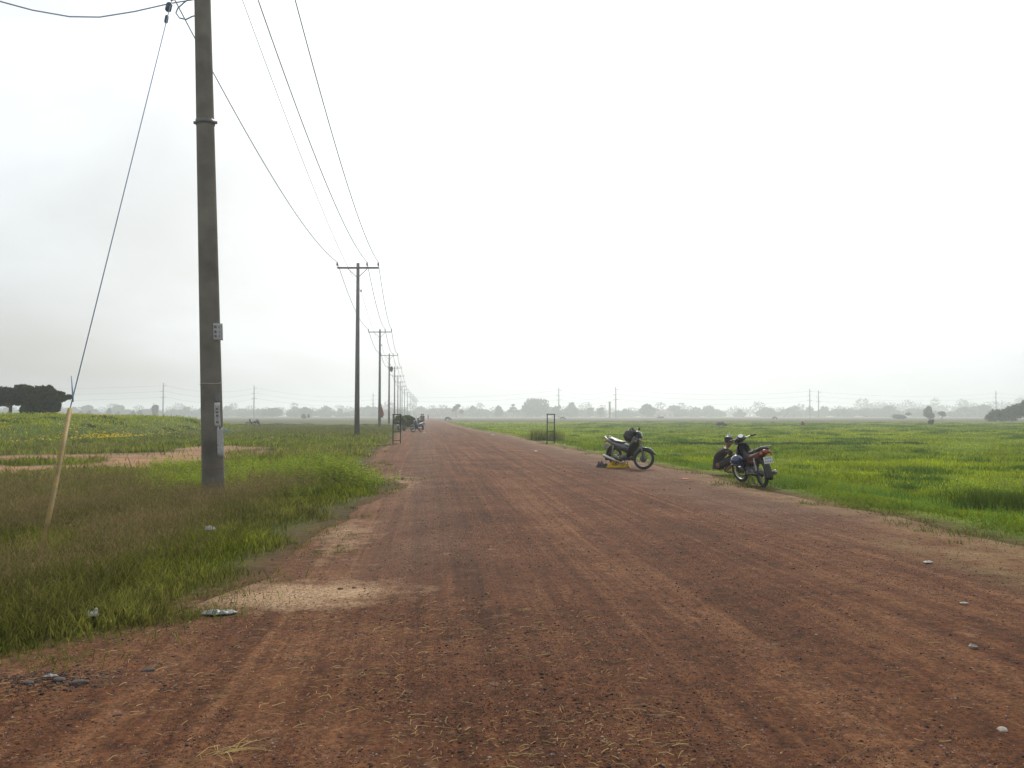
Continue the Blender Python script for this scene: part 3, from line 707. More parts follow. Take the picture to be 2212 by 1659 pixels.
# conductors: one continuous wire per insulator position
def sag_pts(a, b, s, n=24):
    return [a.lerp(b, k/n)+Vector((0, 0, -4*s*(k/n)*(1-k/n))) for k in range(n+1)]
def wire_obj(name, pts, r, mt, label=None, cat=None, group=None, seg=5, parent=None):
    m = MB(); m.tube(pts, r, seg); o = m.build(name, mt, parent); return tag(o, label, cat, group)
names = ['left conductor wire strung along the poles on the outer arm end', 'middle conductor wire just right of the pole tops', 'right conductor wire over the roadside arm end']
for k, lx in enumerate((-1.53, .70, 1.53)):
    P_ = [Vector((AX1[k], D1-.15, az1+.42))]+[Vector((p.location.x+lx, p.location.y-.14, ARM_Z+.42)) for p in poles]
    pts = []
    for i in range(len(P_)-1):
        q = sag_pts(P_[i], P_[i+1], 1.25 if i == 0 else .95, 40 if i == 0 else 14); pts += q if i == 0 else q[1:]
    rs = [.0115+.00017*p.y for p in pts]
    wire_obj('power_line', pts, rs, M_WIRE, names[k], 'power line', 'conductors strung between the road poles')
P_ = [on_pole(10.9, .1)+Vector((base.x, base.y, 0))]+[Vector((p.location.x+.24, p.location.y, ARM_Z-1.72)) for p in poles]
pts = []
for i in range(len(P_)-1):
    q = sag_pts(P_[i], P_[i+1], .7, 30 if i == 0 else 14); pts += q if i == 0 else q[1:]
wire_obj('power_line', pts, [.005+.00009*p.y for p in pts], M_WIRE, 'thin lower neutral wire running below the crossarms', 'power line', 'conductors strung between the road poles')
# lower heavy service cable that leaves the near pole's left side towards the top of the picture
pts = [PT(0, 3, 12.5), PT(70, 22, 12.9), PT(150, 36, 13.4), PT(215, 37, 13.9), PT(290, 25, 14.4), PT(365, 8, 14.9), PT(425, -2, 15.2)]
pts = [PT(-400, -160, 10.5), PT(-150, -50, 11.5)]+pts
wire_obj('service_cable', pts, .011, M_WIRE, 'slack cable curving in from the upper left corner to the near pole', 'cable')

# guy wire with strain insulators, yellow guard tube at its foot
g0 = GR(82, 1222, 0.0); ga = PT(151, 884, 9.9); gb = PT(371, 0, 13.9)
ge = empty('guy_wire', (g0.x, g0.y, 0), 0, 'stay wire running from the near pole down to a yellow guard tube in the grass', 'guy wire')
O_ = Vector((g0.x, g0.y, 0))
up = (gb-ga).normalized()
gtop = gb+up*((11.2-gb.z)/up.z)
wire_obj('stay_wire', [ga-O_, gb-O_, gtop-O_], .0068, M_WIRE, parent=ge, seg=8)
m = MB(); dv = (ga-g0); m.tube([g0-O_+dv*-.02, g0-O_+dv*.35+Vector((.012, 0, 0)), g0-O_+dv*.7+Vector((.008, 0, 0)), ga-O_], .026, 12); m.build('guard_tube', M_YPVC, ge)
m = MB(); m.tube([PT(154, 812, 9.95)-O_, PT(157, 850, 9.92)-O_, PT(158, 868, 9.9)-O_], [.005, .009, .007], 6); m.build('wire_tail', M_WIRE, ge)
M_CLAMP = mat('weathered_clamp', (.06, .085, .12), .5, .3)
for (a, b, r_) in (((358, 50), (361, 33), .03), ((362, 25), (367, 6), .05), ((369, 0), (375, -22), .055)):
    p, q = PT(a[0], a[1], 13.85), PT(b[0], b[1], 13.85); m = MB(); c_ = (p+q)/2
    m.tube([p-O_, (p*.85+q*.15)-O_, (p*.15+q*.85)-O_, q-O_], [r_*.5, r_, r_, r_*.6], 10); m.build('strain_insulator', M_CLAMP, ge)

# small extras hung on the poles
p3 = poles[1]
m = MB(); zz = PT(820, 885, 112.6).z
V = []
for i in range(9):
    z = zz+.9-1.9*i/8; wv = .10+.95*(i/8)*(.6 if i > 6 else 1)
    V += [(0.14, -.16, z), (.14+wv*.5, -.2+.08*math.sin(i*1.7), z-.05), (.14+wv*.62, -.17+.06*math.cos(i*2.1), z-.10)]
Fs = [(i*3+k, i*3+k+1, i*3+3+k+1, i*3+3+k) for i in range(8) for k in range(2)]
o = np_mesh('red_flag', np.array(V), np.array(Fs), M_RED, None, None, True); o.location = p3.location
md_ = o.modifiers.new('thick', 'SOLIDIFY'); md_.thickness = .01
tag(o, 'limp faded red flag hanging on the third power pole', 'flag')
m = MB(); m.ell((0, 0, 0), (.35, .3, .42), bump=.25); m.ell((.1, -.1, .3), (.16, .16, .2), bump=.2); m.ell((0.02, 0, -.38), (.2, .18, .16), bump=.3)
o = m.build('bird_nest', mat('twigs', (.07, .055, .045), .95, bump=.5), None); o.location = poles[2].location+Vector((.38, 0, PT(840, 797, 157).z)); tag(o, 'dark bulky nest clinging to the fourth power pole', 'nest')

# ------------------------------------------------------------------ far transmission poles and their wires
M_FAR = mat('far_steel_pole', (.12, .12, .13), .8, var=.1)
tp = [(353, 827, 470), (549, 833, 520), (1207, 838, 560), (1330, 836, 540), (1749, 840, 570), (1768, 843, 590), (2151, 845, 620), (2010, 872, 900), (806, 850, 640)]
tl = ['far thin transmission pole at the left edge of the field behind the lone round tree', 'far transmission pole left of the second power pole', 'far transmission pole standing behind the right ladder frame',
      'far transmission pole beside the brick chimney on the horizon', 'left one of the paired far transmission poles at right', 'right one of the paired far transmission poles at right',
      'far transmission pole left of the dark wood at the right edge', 'faintest transmission pole above the hazy wood at right', 'far transmission pole glimpsed between the third power pole and the second']
tops = []
for (px, py, d), lb in zip(tp, tl):
    t0 = PT(px, py, d); e = empty('transmission_pole', (t0.x, d, 0), 0, lb, 'transmission pole', 'transmission poles on the horizon')
    h = t0.z; m = MB(); m.tube([(0, 0, -1), (0, 0, h)], [.42, .26], 8); m.build('shaft', M_FAR, e)
    for zz, s in ((h-1.5, 1), (h-4.6, -1), (h-7.8, 1), (h-7.8, -1)): m = MB(); m.tube([(0, 0, zz-.3), (s*1.6, 0, zz)], .12, 5); m.build('bracket', M_FAR, e)
    tops.append(t0)
ordr = [0, 1, 8, 2, 3, 4, 6]
wl = ['upper faint wire of the distant transmission line', 'middle faint wire of the distant transmission line', 'lowest faint wire of the distant transmission line']
for k, dz in enumerate((-1.5, -4.6, -7.8)):
    P_ = [tops[i]+Vector((1.5, 0, dz)) for i in ordr]; P_ = [P_[0]+Vector((-180, -60, 0))]+P_+[P_[-1]+Vector((160, 30, 0))]
    pts = []
    for i in range(len(P_)-1): q = sag_pts(P_[i], P_[i+1], 3.0, 14); pts += q if i == 0 else q[1:]
    wire_obj('transmission_wire', pts, .036, M_FAR, wl[k], 'transmission wire', 'wires of the distant transmission line')

# ------------------------------------------------------------------ trees
M_BARK = mat('bark', (.075, .058, .045), .95, bump=.5)
def crown_mesh(name, blobs, nper, leaf, col, mt, parent, seed=1, var=.45):
    r_ = np.random.default_rng(seed); Vs = []; Cs = []
    vol = [b[3]*b[4]*b[5] for b in blobs]; tot = sum(v**.67 for v in vol)
    for b, v in zip(blobs, vol):
        n = max(12, int(nper*len(blobs)*(v**.67)/tot)); d = r_.normal(0, 1, (n, 3)); d /= np.linalg.norm(d, axis=1)[:, None]
        lump = fbm(d[:, 0]*2.3+seed, d[:, 1]*2.3+d[:, 2]*1.9+seed*3, 7)
        q = (0.45+.55*r_.random(n)**.5)*(.66+.68*lump)*np.where(r_.random(n) < .07, 1.14, 1.0)
        c = np.array(b[:3])+d*q[:, None]*np.array(b[3:6])
        a = r_.normal(0, 1, (n, 3)); a /= np.linalg.norm(a, axis=1)[:, None]; bb = np.cross(a, d+r_.normal(0, .6, (n, 3))); bb /= np.linalg.norm(bb, axis=1)[:, None]
        s = leaf*(.55+.8*r_.random(n))[:, None]
        Vs.append(np.stack([c-a*s, c+bb*s*.55, c+a*s, c-bb*s*.55], 1))
        tone = (1-var/2+var*r_.random(n))*(.8+.45*(fbm(c[:, 0]/leaf*.13, c[:, 2]/leaf*.13+c[:, 1]/leaf*.1, seed+9)))
        Cs.append(np.repeat(np.array(col)[None]*tone[:, None], 4, 0))
    V = np.concatenate(Vs).reshape(-1, 3); n = len(V)//4
    return np_mesh(name, V, np.arange(n*4).reshape(-1, 4), mt, np.concatenate(Cs), parent)
def tree(name, px, base_py, d, blobs_px, leaf, nper, col, label, cat='tree', group=None, seed=1, trunk=.2, mt=None, z0=None, ndepth=.8):
    """blobs_px: (dx px, height px above foot, half width px, half height px)"""
    s = d/F; z = ZG((px-CX)*s, d) if z0 is None else z0
    e = empty(name, ((px-CX)*s, d, z), 0, label, cat, group)
    bl = [(b[0]*s, random.uniform(-.3, .3)*b[2]*s, b[1]*s, b[2]*s, b[2]*s*ndepth, b[3]*s) for b in blobs_px]
    crown_mesh('crown', bl, nper, leaf, col, mt or M_FARLEAF, e, seed)
    m = MB(); hi = max(b[2] for b in bl)
    m.tube([(0, 0, -.5), (trunk*.3, 0, hi*.4), (0, 0, hi*.9)], [trunk, trunk*.75, trunk*.3], 8)
    for b in bl[:6]: m.tube([(0, 0, hi*.35), ((b[0])*.5, b[1]*.5, hi*.35+(b[2]-hi*.35)*.55), (b[0], b[1], b[2])], [trunk*.6, trunk*.4, trunk*.15], 6)
    m.build('trunk', M_BARK, e); return e
DK = (.034, .052, .014)
# large dark trees on the mound at the left
def lobes(x0, x1, y0, y1, n, r0, r1, seed):
    q = random.Random(seed); out = []
    for k in range(n): r = q.uniform(r0, r1); out.append((q.uniform(x0+r, x1-r), q.uniform(y0+r*.8, y1-r*.8), r, r*.8))
    return out
b1 = lobes(-80, 50, 22, 70, 18, 10, 18, 1)+[(8, 46, 18, 15), (28, 56, 17, 12), (40, 44, 14, 13), (-60, 40, 26, 22), (40, 20, 9, 14), (34, 8, 7, 10), (44, 5, 8, 6)]
tree('broad_tree', 22, 895, 72, b1, .15, 1500, DK, 'dark broad tree with a flat crown at the left edge, open gap beneath', 'tree', 'dark trees on the mound', 3, .16, M_LEAF)
b2 = lobes(-40, 38, 10, 62, 18, 9, 15, 2)+[(-28, 6, 11, 9), (-12, 5, 8, 7), (22, 6, 12, 9), (34, 22, 10, 12), (52, 40, 9, 5.5), (64, 43, 6, 3.5), (44, 47, 9, 7), (22, 60, 7, 7), (2, 56, 14, 9), (-22, 56, 14, 8), (26, 18, 10, 16), (-26, 14, 12, 14), (30, 32, 14, 16), (8, 30, 20, 18)]
tree('broad_tree', 84, 895, 70, b2, .15, 1500, (.040, .060, .015), 'dark tree on the mound with one branch jutting out to the right', 'tree', 'dark trees on the mound', 5, .16, M_LEAF)
# named individual trees along the horizon
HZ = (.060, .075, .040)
tree('round_tree', 336, 897, 430, [(0, 20, 7, 9), (-1, 12, 5, 6), (1, 25, 5, 4)], .5, 260, (.05, .06, .035), 'lone narrow round-headed tree left of the near pole', seed=11)
tree('broad_tree', 589, 896, 640, [(0, 10, 18, 8), (-14, 9, 9, 7), (14, 10, 10, 8), (8, 17, 6, 4), (-4, 16, 6, 4)], .8, 260, HZ, 'wide low tree clump nearest the far transmission pole at left', seed=12)
tree('broad_tree', 661, 896, 660, [(0, 12, 10, 8), (-6, 10, 7, 7), (8, 11, 7, 7), (0, 18, 5, 4)], .8, 240, HZ, 'rounded hazy tree just left of the second power pole', seed=13)
tree('broad_tree', 632, 896, 680, [(0, 8, 12, 5), (8, 7, 8, 5)], .8, 220, HZ, 'low dome-shaped tree between two taller hazy trees at left', seed=14)
tree('small_tree', 660, 898, 380, [(-4, 5, 5, 5), (7, 6, 2.4, 4)], .4, 200, (.05, .06, .03), 'small darker shrub-like tree in front of the hazy left trees', seed=15)
for k, (px, hh_, ww) in enumerate(((193, 14, 5), (236, 18, 5), (255, 12, 4), (287, 14, 5), (303, 15, 5), (173, 13, 6))):
    lb = ['small hazy tree third from the guard tube', 'pointed hazy tree fourth from the guard tube', 'lowest hazy tree left of the lone round tree', 'second hazy tree left of the lone round tree', 'hazy tree next to the lone round tree', 'first hazy tree right of the yellow guard tube'][k]
    tree('small_tree', px, 897, 520, [(0, hh_*.55, ww, hh_*.45), (1, hh_*.9, ww*.6, hh_*.25)], .5, 150, (.055, .065, .04), lb, 'tree', 'small far trees at left', 20+k)
tree('broad_tree', 985, 895, 520, [(0, 22, 6, 4), (4, 26, 5, 3.5), (-5, 17, 4, 3), (12, 14, 4, 4)], .6, 220, (.06, .075, .045), 'crooked open-crowned tree right of the vanishing road', seed=31)
tree('broad_tree', 1077, 896, 640, [(0, 18, 7, 7), (-3, 10, 6, 8), (4, 11, 6, 8)], .8, 220, HZ, 'short upright tree left of the big double-domed tree', seed=32)
tree('open_tree', 1108, 896, 650, [(0, 20, 7, 2.4), (0, 26, 4, 2.2), (-5, 14, 7, 3), (7, 13, 8, 3)], .7, 160, HZ, 'open layered tree beside the big double-domed tree', seed=33)
tree('large_tree', 1159, 896, 660, [(-12, 28, 14, 13), (11, 27, 16, 13), (0, 16, 26, 14), (-22, 20, 9, 9), (26, 14, 10, 10), (2, 34, 14, 6)], .9, 420, HZ, 'biggest double-domed hazy tree on the horizon', seed=34, trunk=.5)
tree('broad_tree', 1232, 896, 660, [(2, 20, 10, 12), (-2, 11, 13, 10), (11, 13, 8, 9), (4, 27, 6, 5)], .8, 300, HZ, 'peaked hazy tree right of the far transmission pole behind the ladder frame', seed=35)
tree('broad_tree', 1204, 896, 640, [(-4, 17, 7, 6), (4, 22, 4, 4), (0, 9, 10, 7)], .8, 240, HZ, 'thin-topped tree squeezed left of the peaked tree', seed=36)
tree('broad_tree', 1273, 896, 680, [(0, 12, 8, 8), (4, 16, 6, 5)], .8, 220, HZ, 'small round tree right of the peaked hazy tree', seed=37)
tree('broad_tree', 1297, 896, 640, [(0, 13, 7, 8), (4, 18, 3, 3)], .8, 220, HZ, 'small tree left of the tall brick chimney', seed=38)
tree('broad_tree', 1397, 896, 640, [(0, 18, 13, 10), (-6, 14, 12, 9), (8, 13, 12, 9), (0, 24, 8, 5)], .9, 320, HZ, 'large round tree behind the left parked motorbike', seed=39, trunk=.4)
tree('broad_tree', 1505, 896, 760, [(0, 14, 9, 7), (-6, 10, 9, 7)], .9, 260, HZ, 'domed hazy tree above the lying buffalo', seed=40)
tree('broad_tree', 1750, 896, 760, [(0, 15, 8, 7), (-3, 9, 9, 7)], .9, 240, HZ, 'hazy tree behind the paired transmission poles', seed=41)
tree('broad_tree', 1770, 896, 770, [(10, 17, 8, 6), (8, 9, 9, 7)], .9, 240, HZ, 'hazy tree just right of the paired transmission poles', seed=42)
tree('broad_tree', 2006, 899, 330, [(0, 19, 9, 7), (-4, 12, 8, 6), (4, 9, 8, 7), (1, 25, 6, 4)], .35, 320, (.045, .055, .035), 'nearer darker tree standing alone right of centre of the right-hand wood', seed=43)
tree('open_tree', 2034, 899, 350, [(0, 13, 7, 4), (4, 9, 5, 3)], .3, 200, (.045, .055, .035), 'small spreading tree beside the lone darker tree at right', seed=44)
tree('bush', 1941, 899, 380, [(0, 5, 13, 5), (6, 4, 10, 4)], .4, 240, (.05, .055, .04), 'low rounded bush left of the lone darker tree at right', 'bush', seed=45)
tree('small_tree', 1918+30, 899, 390, [(14, 11, 6, 3)], .35, 120, (.05, .06, .04), 'tiny umbrella-shaped tree over the low rounded bush', seed=46)
DP = (.050, .048, .040)
tree('dense_tree', 2150, 900, 230, [(0, 14, 14, 12), (-10, 8, 12, 9), (12, 14, 14, 14)], .3, 520, DP, 'left and lowest tree of the dark wood at the right edge', 'tree', 'trees of the dark wood at right', 47)
tree('dense_tree', 2186, 900, 225, [(0, 20, 15, 18), (-12, 16, 12, 14), (12, 24, 14, 17)], .3, 560, DP, 'middle tree of the dark wood at the right edge', 'tree', 'trees of the dark wood at right', 48)
tree('dense_tree', 2222, 900, 220, [(0, 26, 18, 20), (-6, 36, 14, 9), (16, 24, 16, 18)], .3, 560, DP, 'tallest tree of the dark wood cut by the right edge', 'tree', 'trees of the dark wood at right', 49)
n = 1500; x0 = (1178-CX)/F*50.5; x = x0+rng.normal(0, .26, n)+np.where(rng.random(n) < .5, -.45, .55); y = 50.6+rng.normal(0, .35, n)
cc = np.array([.17, .20, .04])*(.5+.9*rng.random((n, 1)))
tag(blades('reed_bush', x, y, .3+.6*rng.random(n)**1.3, np.full(n, .022), .1+.35*rng.random(n), cc, cc*1.2), 'tall reedy bush growing behind the right ladder frame', 'bush')

# the far woodland: hazy mass on the horizon
def woodland(name, y0, y1, x0, x1, n, h0, h1, label, seed, hfun=None):
    r_ = np.random.default_rng(seed); bl = []
    for k in range(n):
        x = x0+(x1-x0)*(k+r_.random())/n; y = r_.uniform(y0, y1); h = r_.uniform(h0, h1)
        if hfun: h *= hfun(x/y*F+CX)
        w_ = h*r_.uniform(.8, 1.5)
        bl.append((x, y, h*.42, w_, w_*.7, h*.46))
        if r_.random() < .35: bl.append((x+r_.uniform(-2, 2), y, h*.95, w_*.45, w_*.4, h*.28))
    o = crown_mesh(name, bl, 230, 1.25, HZ, M_FARLEAF, None, seed); return tag(o, label, 'woodland', kind='stuff')
woodland('woodland', 700, 780, -560, 560, 190, 4.5, 8.5, 'hazy wooded belt along the whole horizon', 61)
woodland('woodland', 1000, 1150, -820, 900, 170, 9, 15, 'faint farther wooded belt fading into the haze behind', 62, lambda p: 1.0 if p < 1850 else 1.45)

# ------------------------------------------------------------------ far house and chimney
M_WALL = mat('pale_render', (.36, .37, .36), .9, var=.1); M_ROOF = mat('clay_roof', (.17, .09, .07), .9, var=.2, scale=1)
p = PT(1366, 884, 690); he = empty('house', (PT(1434-68+2, 896, 690).x, 690, 0), 0, 'low hazy house with a hipped reddish roof right of the big round horizon tree', 'house')
p = PT(1367, 896, 690); he.location = (PT(1368, 896, 690).x, 690, 0)
he.location.x = PT(1366, 896, 690).x
hw = 20/F*690
m = MB(); m.box((0, 0, 1.4), (hw*2, 7, 3.2)); m.build('wall', M_WALL, he)
m = MB(); V = [(-hw-.6, -4.2, 3), (hw+.6, -4.2, 3), (hw+.6, 4.2, 3), (-hw-.6, 4.2, 3), (-hw*.55, 0, 5.4), (hw*.55, 0, 5.4)]
m._add(V, [(0, 1, 5, 4), (2, 3, 4, 5), (1, 2, 5), (3, 0, 4), (3, 2, 1, 0)], False); m.build('roof', M_ROOF, he)
for xx in (-4.5, 0, 4.5): m = MB(); m.box((xx, -3.52, 1.4), (1.4, .1, 1.4)); m.build('window', M_FAR, he)
he.location.x = PT(1434, 896, 690).x
c_ = PT(1317, 868, 560); ce = empty('chimney', (c_.x, 560, 0), 0, 'tall dark brick chimney left of the far transmission pole', 'chimney')
m = MB(); m.tube([(0, 0, -1), (0, 0, c_.z-1), (0, 0, c_.z)], [.85, .62, .6], 10); m.build('stack', mat('old_brick', (.12, .085, .08), .9), ce)
m = MB(); m.tube([(0, 0, c_.z-.6), (0, 0, c_.z+.1)], .78, 10); m.build('rim', M_FAR, ce)

# ------------------------------------------------------------------ ladder-like steel frames either side of the road
M_BLKSTEEL = mat('black_painted_steel', (.018, .022, .022), .5, .2, var=.4, scale=14)
def ladder(px0, px1, base_py, d, lb, tilt=0.0):
    cxp = (px0+px1)/2; x0 = (cxp-CX)/F*d; wdt = (px1-px0)/F*d; zg = ZG(x0, d)
    e = empty('steel_frame', (x0, d, zg), rad(4), lb, 'steel frame', 'ladder-like frames flanking the road'); e.rotation_euler.y = tilt
    s = d/F
    for q in (-1, 1): m = MB(); m.box((q*wdt/2, 0, 31.5*s-.1), (.055, .055, 63*s+.2)); m.build('post', M_BLKSTEEL, e)
    for k, hh_ in enumerate((62.7, 44.2, 25.3, 6.6)):
        m = MB(); m.box((0, .003, hh_*s), (wdt-.058 if k else wdt+.075, .04 if k else .058, .035 if k else .05)); m.build('rung', M_BLKSTEEL, e)
    return e
ladder(849.5, 865.5, 956.6, 44.6, 'black ladder-like steel frame on the left verge of the road')
ladder(1181.5, 1197, 955.4, 45.2, 'black ladder-like steel frame on the right verge of the road', rad(.6))

# ------------------------------------------------------------------ motorbikes
M_TYRE = mat('tyre_rubber', (.022, .021, .021), .85, bump=.2)
M_CHROME = mat('chrome', (.38, .38, .39), .3, 1.0, var=.05)
M_ALU = mat('cast_aluminium', (.12, .12, .125), .45, .7, var=.2)
M_BLK = mat('black_plastic', (.016, .017, .018), .42, var=.3)
M_SEAT = mat('vinyl_seat', (.018, .018, .020), .5, var=.2, scale=20)
M_GREENP = mat('dark_green_paint', (.008, .024, .020), .22, .2, var=.15, coat=.8)
M_SILVP = mat('silver_paint', (.085, .095, .105), .3, .5, var=.08, coat=.6)
M_BLKP = mat('black_paint', (.014, .015, .018), .2, .1, var=.2, coat=.8)
M_REDP = mat('brown_red_paint', (.15, .040, .018), .28, .2, var=.15, coat=.6)
M_BLUEP = mat('blue_paint', (.03, .08, .15), .25, .3, var=.15, coat=.7)
M_TAIL = mat('red_lens', (.30, .012, .012), .15, var=.1, coat=.5)
M_AMBER = mat('amber_lens', (.45, .13, .01), .15, var=.1)
M_LENS = mat('headlamp_glass', (.45, .47, .48), .08, .2, var=.05)
M_PLATE = mat('number_plate', (.55, .56, .58), .5, var=.05)
M_MIRROR = mat('mirror_glass', (.85, .87, .9), .04, 1.0, var=.02)
def rotm(axis, ang, pivot):
    return Matrix.Translation(pivot) @ Matrix.Rotation(ang, 4, axis) @ Matrix.Translation(-Vector(pivot))
def motorbike(name, label, paint, side, steer, loc, heading, lean, cat='motorbike', group=None, mirrors=True, low=False):
    e = empty(name, loc, heading, label, cat, group); e.rotation_euler = (lean, 0, heading)
    ax_ = Vector((-.43, 0, .9)).normalized(); S = rotm(ax_, steer, Vector((.95, 0, .80))); I4 = Matrix.Identity(4)
    def B(M=I4): m = MB(); m.M = M; return m
    R0 = .285
    for (cxw, M_, nm) in ((0, I4, 'rear_wheel'), (1.22, S, 'front_wheel')):
        m = B(M_); m.torus((cxw, 0, R0), .245, .040, 40, 10, .9); tw = m.build(nm, M_TYRE, e)
        m = B(M_); m.torus((cxw, 0, R0), .212, .011, 40, 8, 1.6); m.build('rim', M_CHROME if nm == 'front_wheel' else M_ALU, tw)
        m = B(M_)
        for k in range(18):
            a = k*math.pi/9; b = a+(.35 if k % 2 else -.35); sy = .025 if k % 2 else -.025
            m.tube([(cxw+.035*math.cos(b), sy, R0+.035*math.sin(b)), (cxw+.208*math.cos(a), 0, R0+.208*math.sin(a))], .0022, 4)
        m.build('spokes', M_CHROME, tw)
        m = B(M_); m.tube([(cxw, -.05, R0), (cxw, -.035, R0), (cxw, .035, R0), (cxw, .05, R0)], [.06, .075, .075, .06] if nm == 'front_wheel' else [.055, .07, .07, .055], 18)
        if nm == 'front_wheel': m.tube([(cxw, -.058, R0), (cxw, -.052, R0)], .098, 20)
        m.build('hub', M_ALU, tw)
    # fork
    for s in (-1, 1):
        m = B(S); m.tube([(1.225, s*.075, R0-.01), (1.14, s*.075, R0+.23), (1.02, s*.07, R0+.46)], [.022, .024, .018], 10); m.build('fork_leg', M_ALU, e)
    # front mudguard: curved channel over the wheel with a long pointed nose
    m = B(S); V = []; Fs = []; na = 16
    for i in range(na+1):
        a = rad(168-i*(168-22)/na); rr = .305+.012*math.sin(i/na*3.1)+(.03 if i == na else 0); hw_ = .062*(1 if i < na*.6 else 1-.75*((i/na-.6)/.4)**1.3)
        c = Vector((1.22+rr*math.cos(a), 0, R0+rr*math.sin(a)+(.04*(i/na)**2)))
        for (yy, dr) in ((-hw_, -.04), (-hw_*.8, -.008), (0, .01), (hw_*.8, -.008), (hw_, -.04), (hw_*.85, -.045), (0, -.004), (-hw_*.85, -.045)):
            V.append((c.x+dr*math.cos(a), yy, c.z+dr*math.sin(a)))
    for i in range(na):
        for k in range(8): j = (k+1) % 8; Fs.append((i*8+k, i*8+j, i*8+8+j, i*8+8+k))
    Fs += [tuple(range(8)), tuple(range(na*8, na*8+8))]
    m._add(V, Fs); m.build('front_mudguard', paint, e)
    # handlebar, cowl, headlamp
    m = B(S); m.tube([(.83, .33, 1.0), (.86, .25, 1.0), (.93, .12, .985), (.945, 0, .97), (.93, -.12, .985), (.86, -.25, 1.0), (.83, -.33, 1.0)], .012, 8)
    hb = m.build('handlebar', M_CHROME, e)
    for s in (-1, 1):
        m = B(S); m.tube([(.872, s*.225, 1.0), (.825, s*.345, 1.0)], .019, 10); m.build('grip', M_BLK, hb)
        m = B(S); m.tube([(.90, s*.19, .99), (.925, s*.23, .985), (.895, s*.33, .975)], [.008, .007, .006], 6); m.build('brake_lever', M_ALU, hb)
    m = B(S); m.loft([(.83, .985, .07, .02, 0), (.88, .985, .125, .045, 0), (.95, .965, .135, .075, 0), (1.02, .93, .115, .080, 0), (1.06, .90, .07, .055, 0)], 16); m.loft([(.92, .90, .06, .07, 0), (.98, .86, .06, .06, 0)], 10)
    cw = m.build('headlamp_cowl', paint, e)
    m = B(S); m.ell((1.035, 0, .915), (.045, .085, .055), 14, 8); m.build('headlamp', M_LENS, cw)
    m = B(S); m.ell((.875, 0, 1.02), (.05, .075, .02), 12, 6); m.build('dashboard', M_BLK, cw)
    if mirrors:
        for s in mirrors:
            if low:   # folded down in front of the dashboard, glass facing up and back
                m = B(S); m.tube([(.88, s*.2, 1.0), (.86, s*.16, 1.04), (.83, s*.08, 1.04)], .005, 6); Rl = Matrix.Rotation(rad(40), 4, 'Y')
                m.ell((.82, s*.06, 1.045), (.020, .075, .05), 14, 8, Rl); mr_ = m.build('mirror', M_BLK, e)
                m = B(S); m.ell((.806, s*.06, 1.057), (.005, .066, .042), 14, 8, Rl); m.build('mirror_glass', M_MIRROR, mr_); continue
            m = B(S); m.tube([(.88, s*.2, 1.0), (.87, s*.25, 1.10), (.85, s*.30, 1.16)], .005, 6)
            m.ell((.85, s*.31, 1.19), (.018, .060, .045), 14, 8); mr_ = m.build('mirror', M_BLK, e)
            m = B(S); m.ell((.834, s*.31, 1.19), (.004, .052, .038), 14, 8); m.build('mirror_glass', M_MIRROR, mr_)
    # leg shield: two wings of curved plate
    m = B(); V = []; Fs = []; rows = [(1.02, .88, .09), (1.035, .80, .14), (1.02, .70, .175), (.97, .58, .185), (.90, .47, .18), (.83, .36, .15), (.78, .28, .11)]
    for (x_, z_, hw_) in rows:
        for k in range(9):
            t_ = k/8*2-1; bx = x_-.13*abs(t_)**1.6-.02
            V.append((bx, hw_*t_, z_+.01*abs(t_)))
        for k in range(8, -1, -1):
            t_ = k/8*2-1; bx = x_-.13*abs(t_)**1.6-.045
            V.append((bx, hw_*t_*.97, z_+.01*abs(t_)))
    for i in range(len(rows)-1):
        for k in range(18): j = (k+1) % 18; Fs.append((i*18+k, i*18+j, i*18+18+j, i*18+18+k))
    Fs += [tuple(range(18)), tuple(range(6*18, 7*18))]; m._add(V, Fs)
    ls = m.build('leg_shield', paint, e)
    for s in (-1, 1): m = B(); m.ell((.99, s*.10, .76), (.03, .035, .028), 10, 6); m.build('indicator', M_AMBER, ls)
    # frame spine, engine, side fairing
    m = B(); m.loft([(.96, .80, .05, .08, .4), (.86, .64, .055, .085, .5), (.70, .53, .06, .075, .2), (.52, .50, .075, .085, 0), (.40, .54, .09, .10, 0)], 12)
    m.tube([(.93, 0, .62), (.78, 0, .38), (.62, 0, .30)], .02, 8); m.build('frame', M_BLK, e)
    m = B(); m.loft([(.78, .30, .045, .055, 0), (.70, .31, .065, .07, 0), (.58, .31, .085, .085, 0), (.48, .30, .12, .095, 0), (.34, .29, .115, .085, 0), (.28, .29, .07, .05, 0)], 14)
    for k in range(6): m.tube([(.655+k*.022, 0, .31), (.665+k*.022, 0, .31)], .082, 14)
    m.tube([(.45, -.135, .29), (.45, -.12, .29)], .085, 18); m.tube([(.45, .12, .28), (.45, .135, .28)], .075, 18)
    m.build('engine', M_ALU, e)
    m = B(); m.loft([(.60, .56, .05, .05, 0), (.46, .57, .10, .12, 0), (.28, .60, .115, .13, 0), (.08, .65, .115, .11, 0), (-.12, .70, .105, .085, 0), (-.30, .745, .085, .055, 0), (-.40, .77, .05, .03, 0)], 16)
    m.build('side_fairing', side, e)
    m = B(); m.loft([(.44, .685, .06, .02, 0), (.38, .705, .10, .04, 0), (.22, .72, .125, .045, 0), (.08, .735, .13, .045, 0), (-.02, .775, .13, .045, 0), (-.18, .80, .125, .045, 0), (-.28, .81, .09, .03, 0)], 16)
    m.build('seat', M_SEAT, e)
    m = B(); m.tube([(-.05, .135, .74), (-.20, .15, .80), (-.36, .12, .855), (-.42, .05, .87), (-.42, -.05, .87), (-.36, -.12, .855), (-.20, -.15, .80), (-.05, -.135, .74)], .011, 8); m.build('grab_rail', M_CHROME, e)
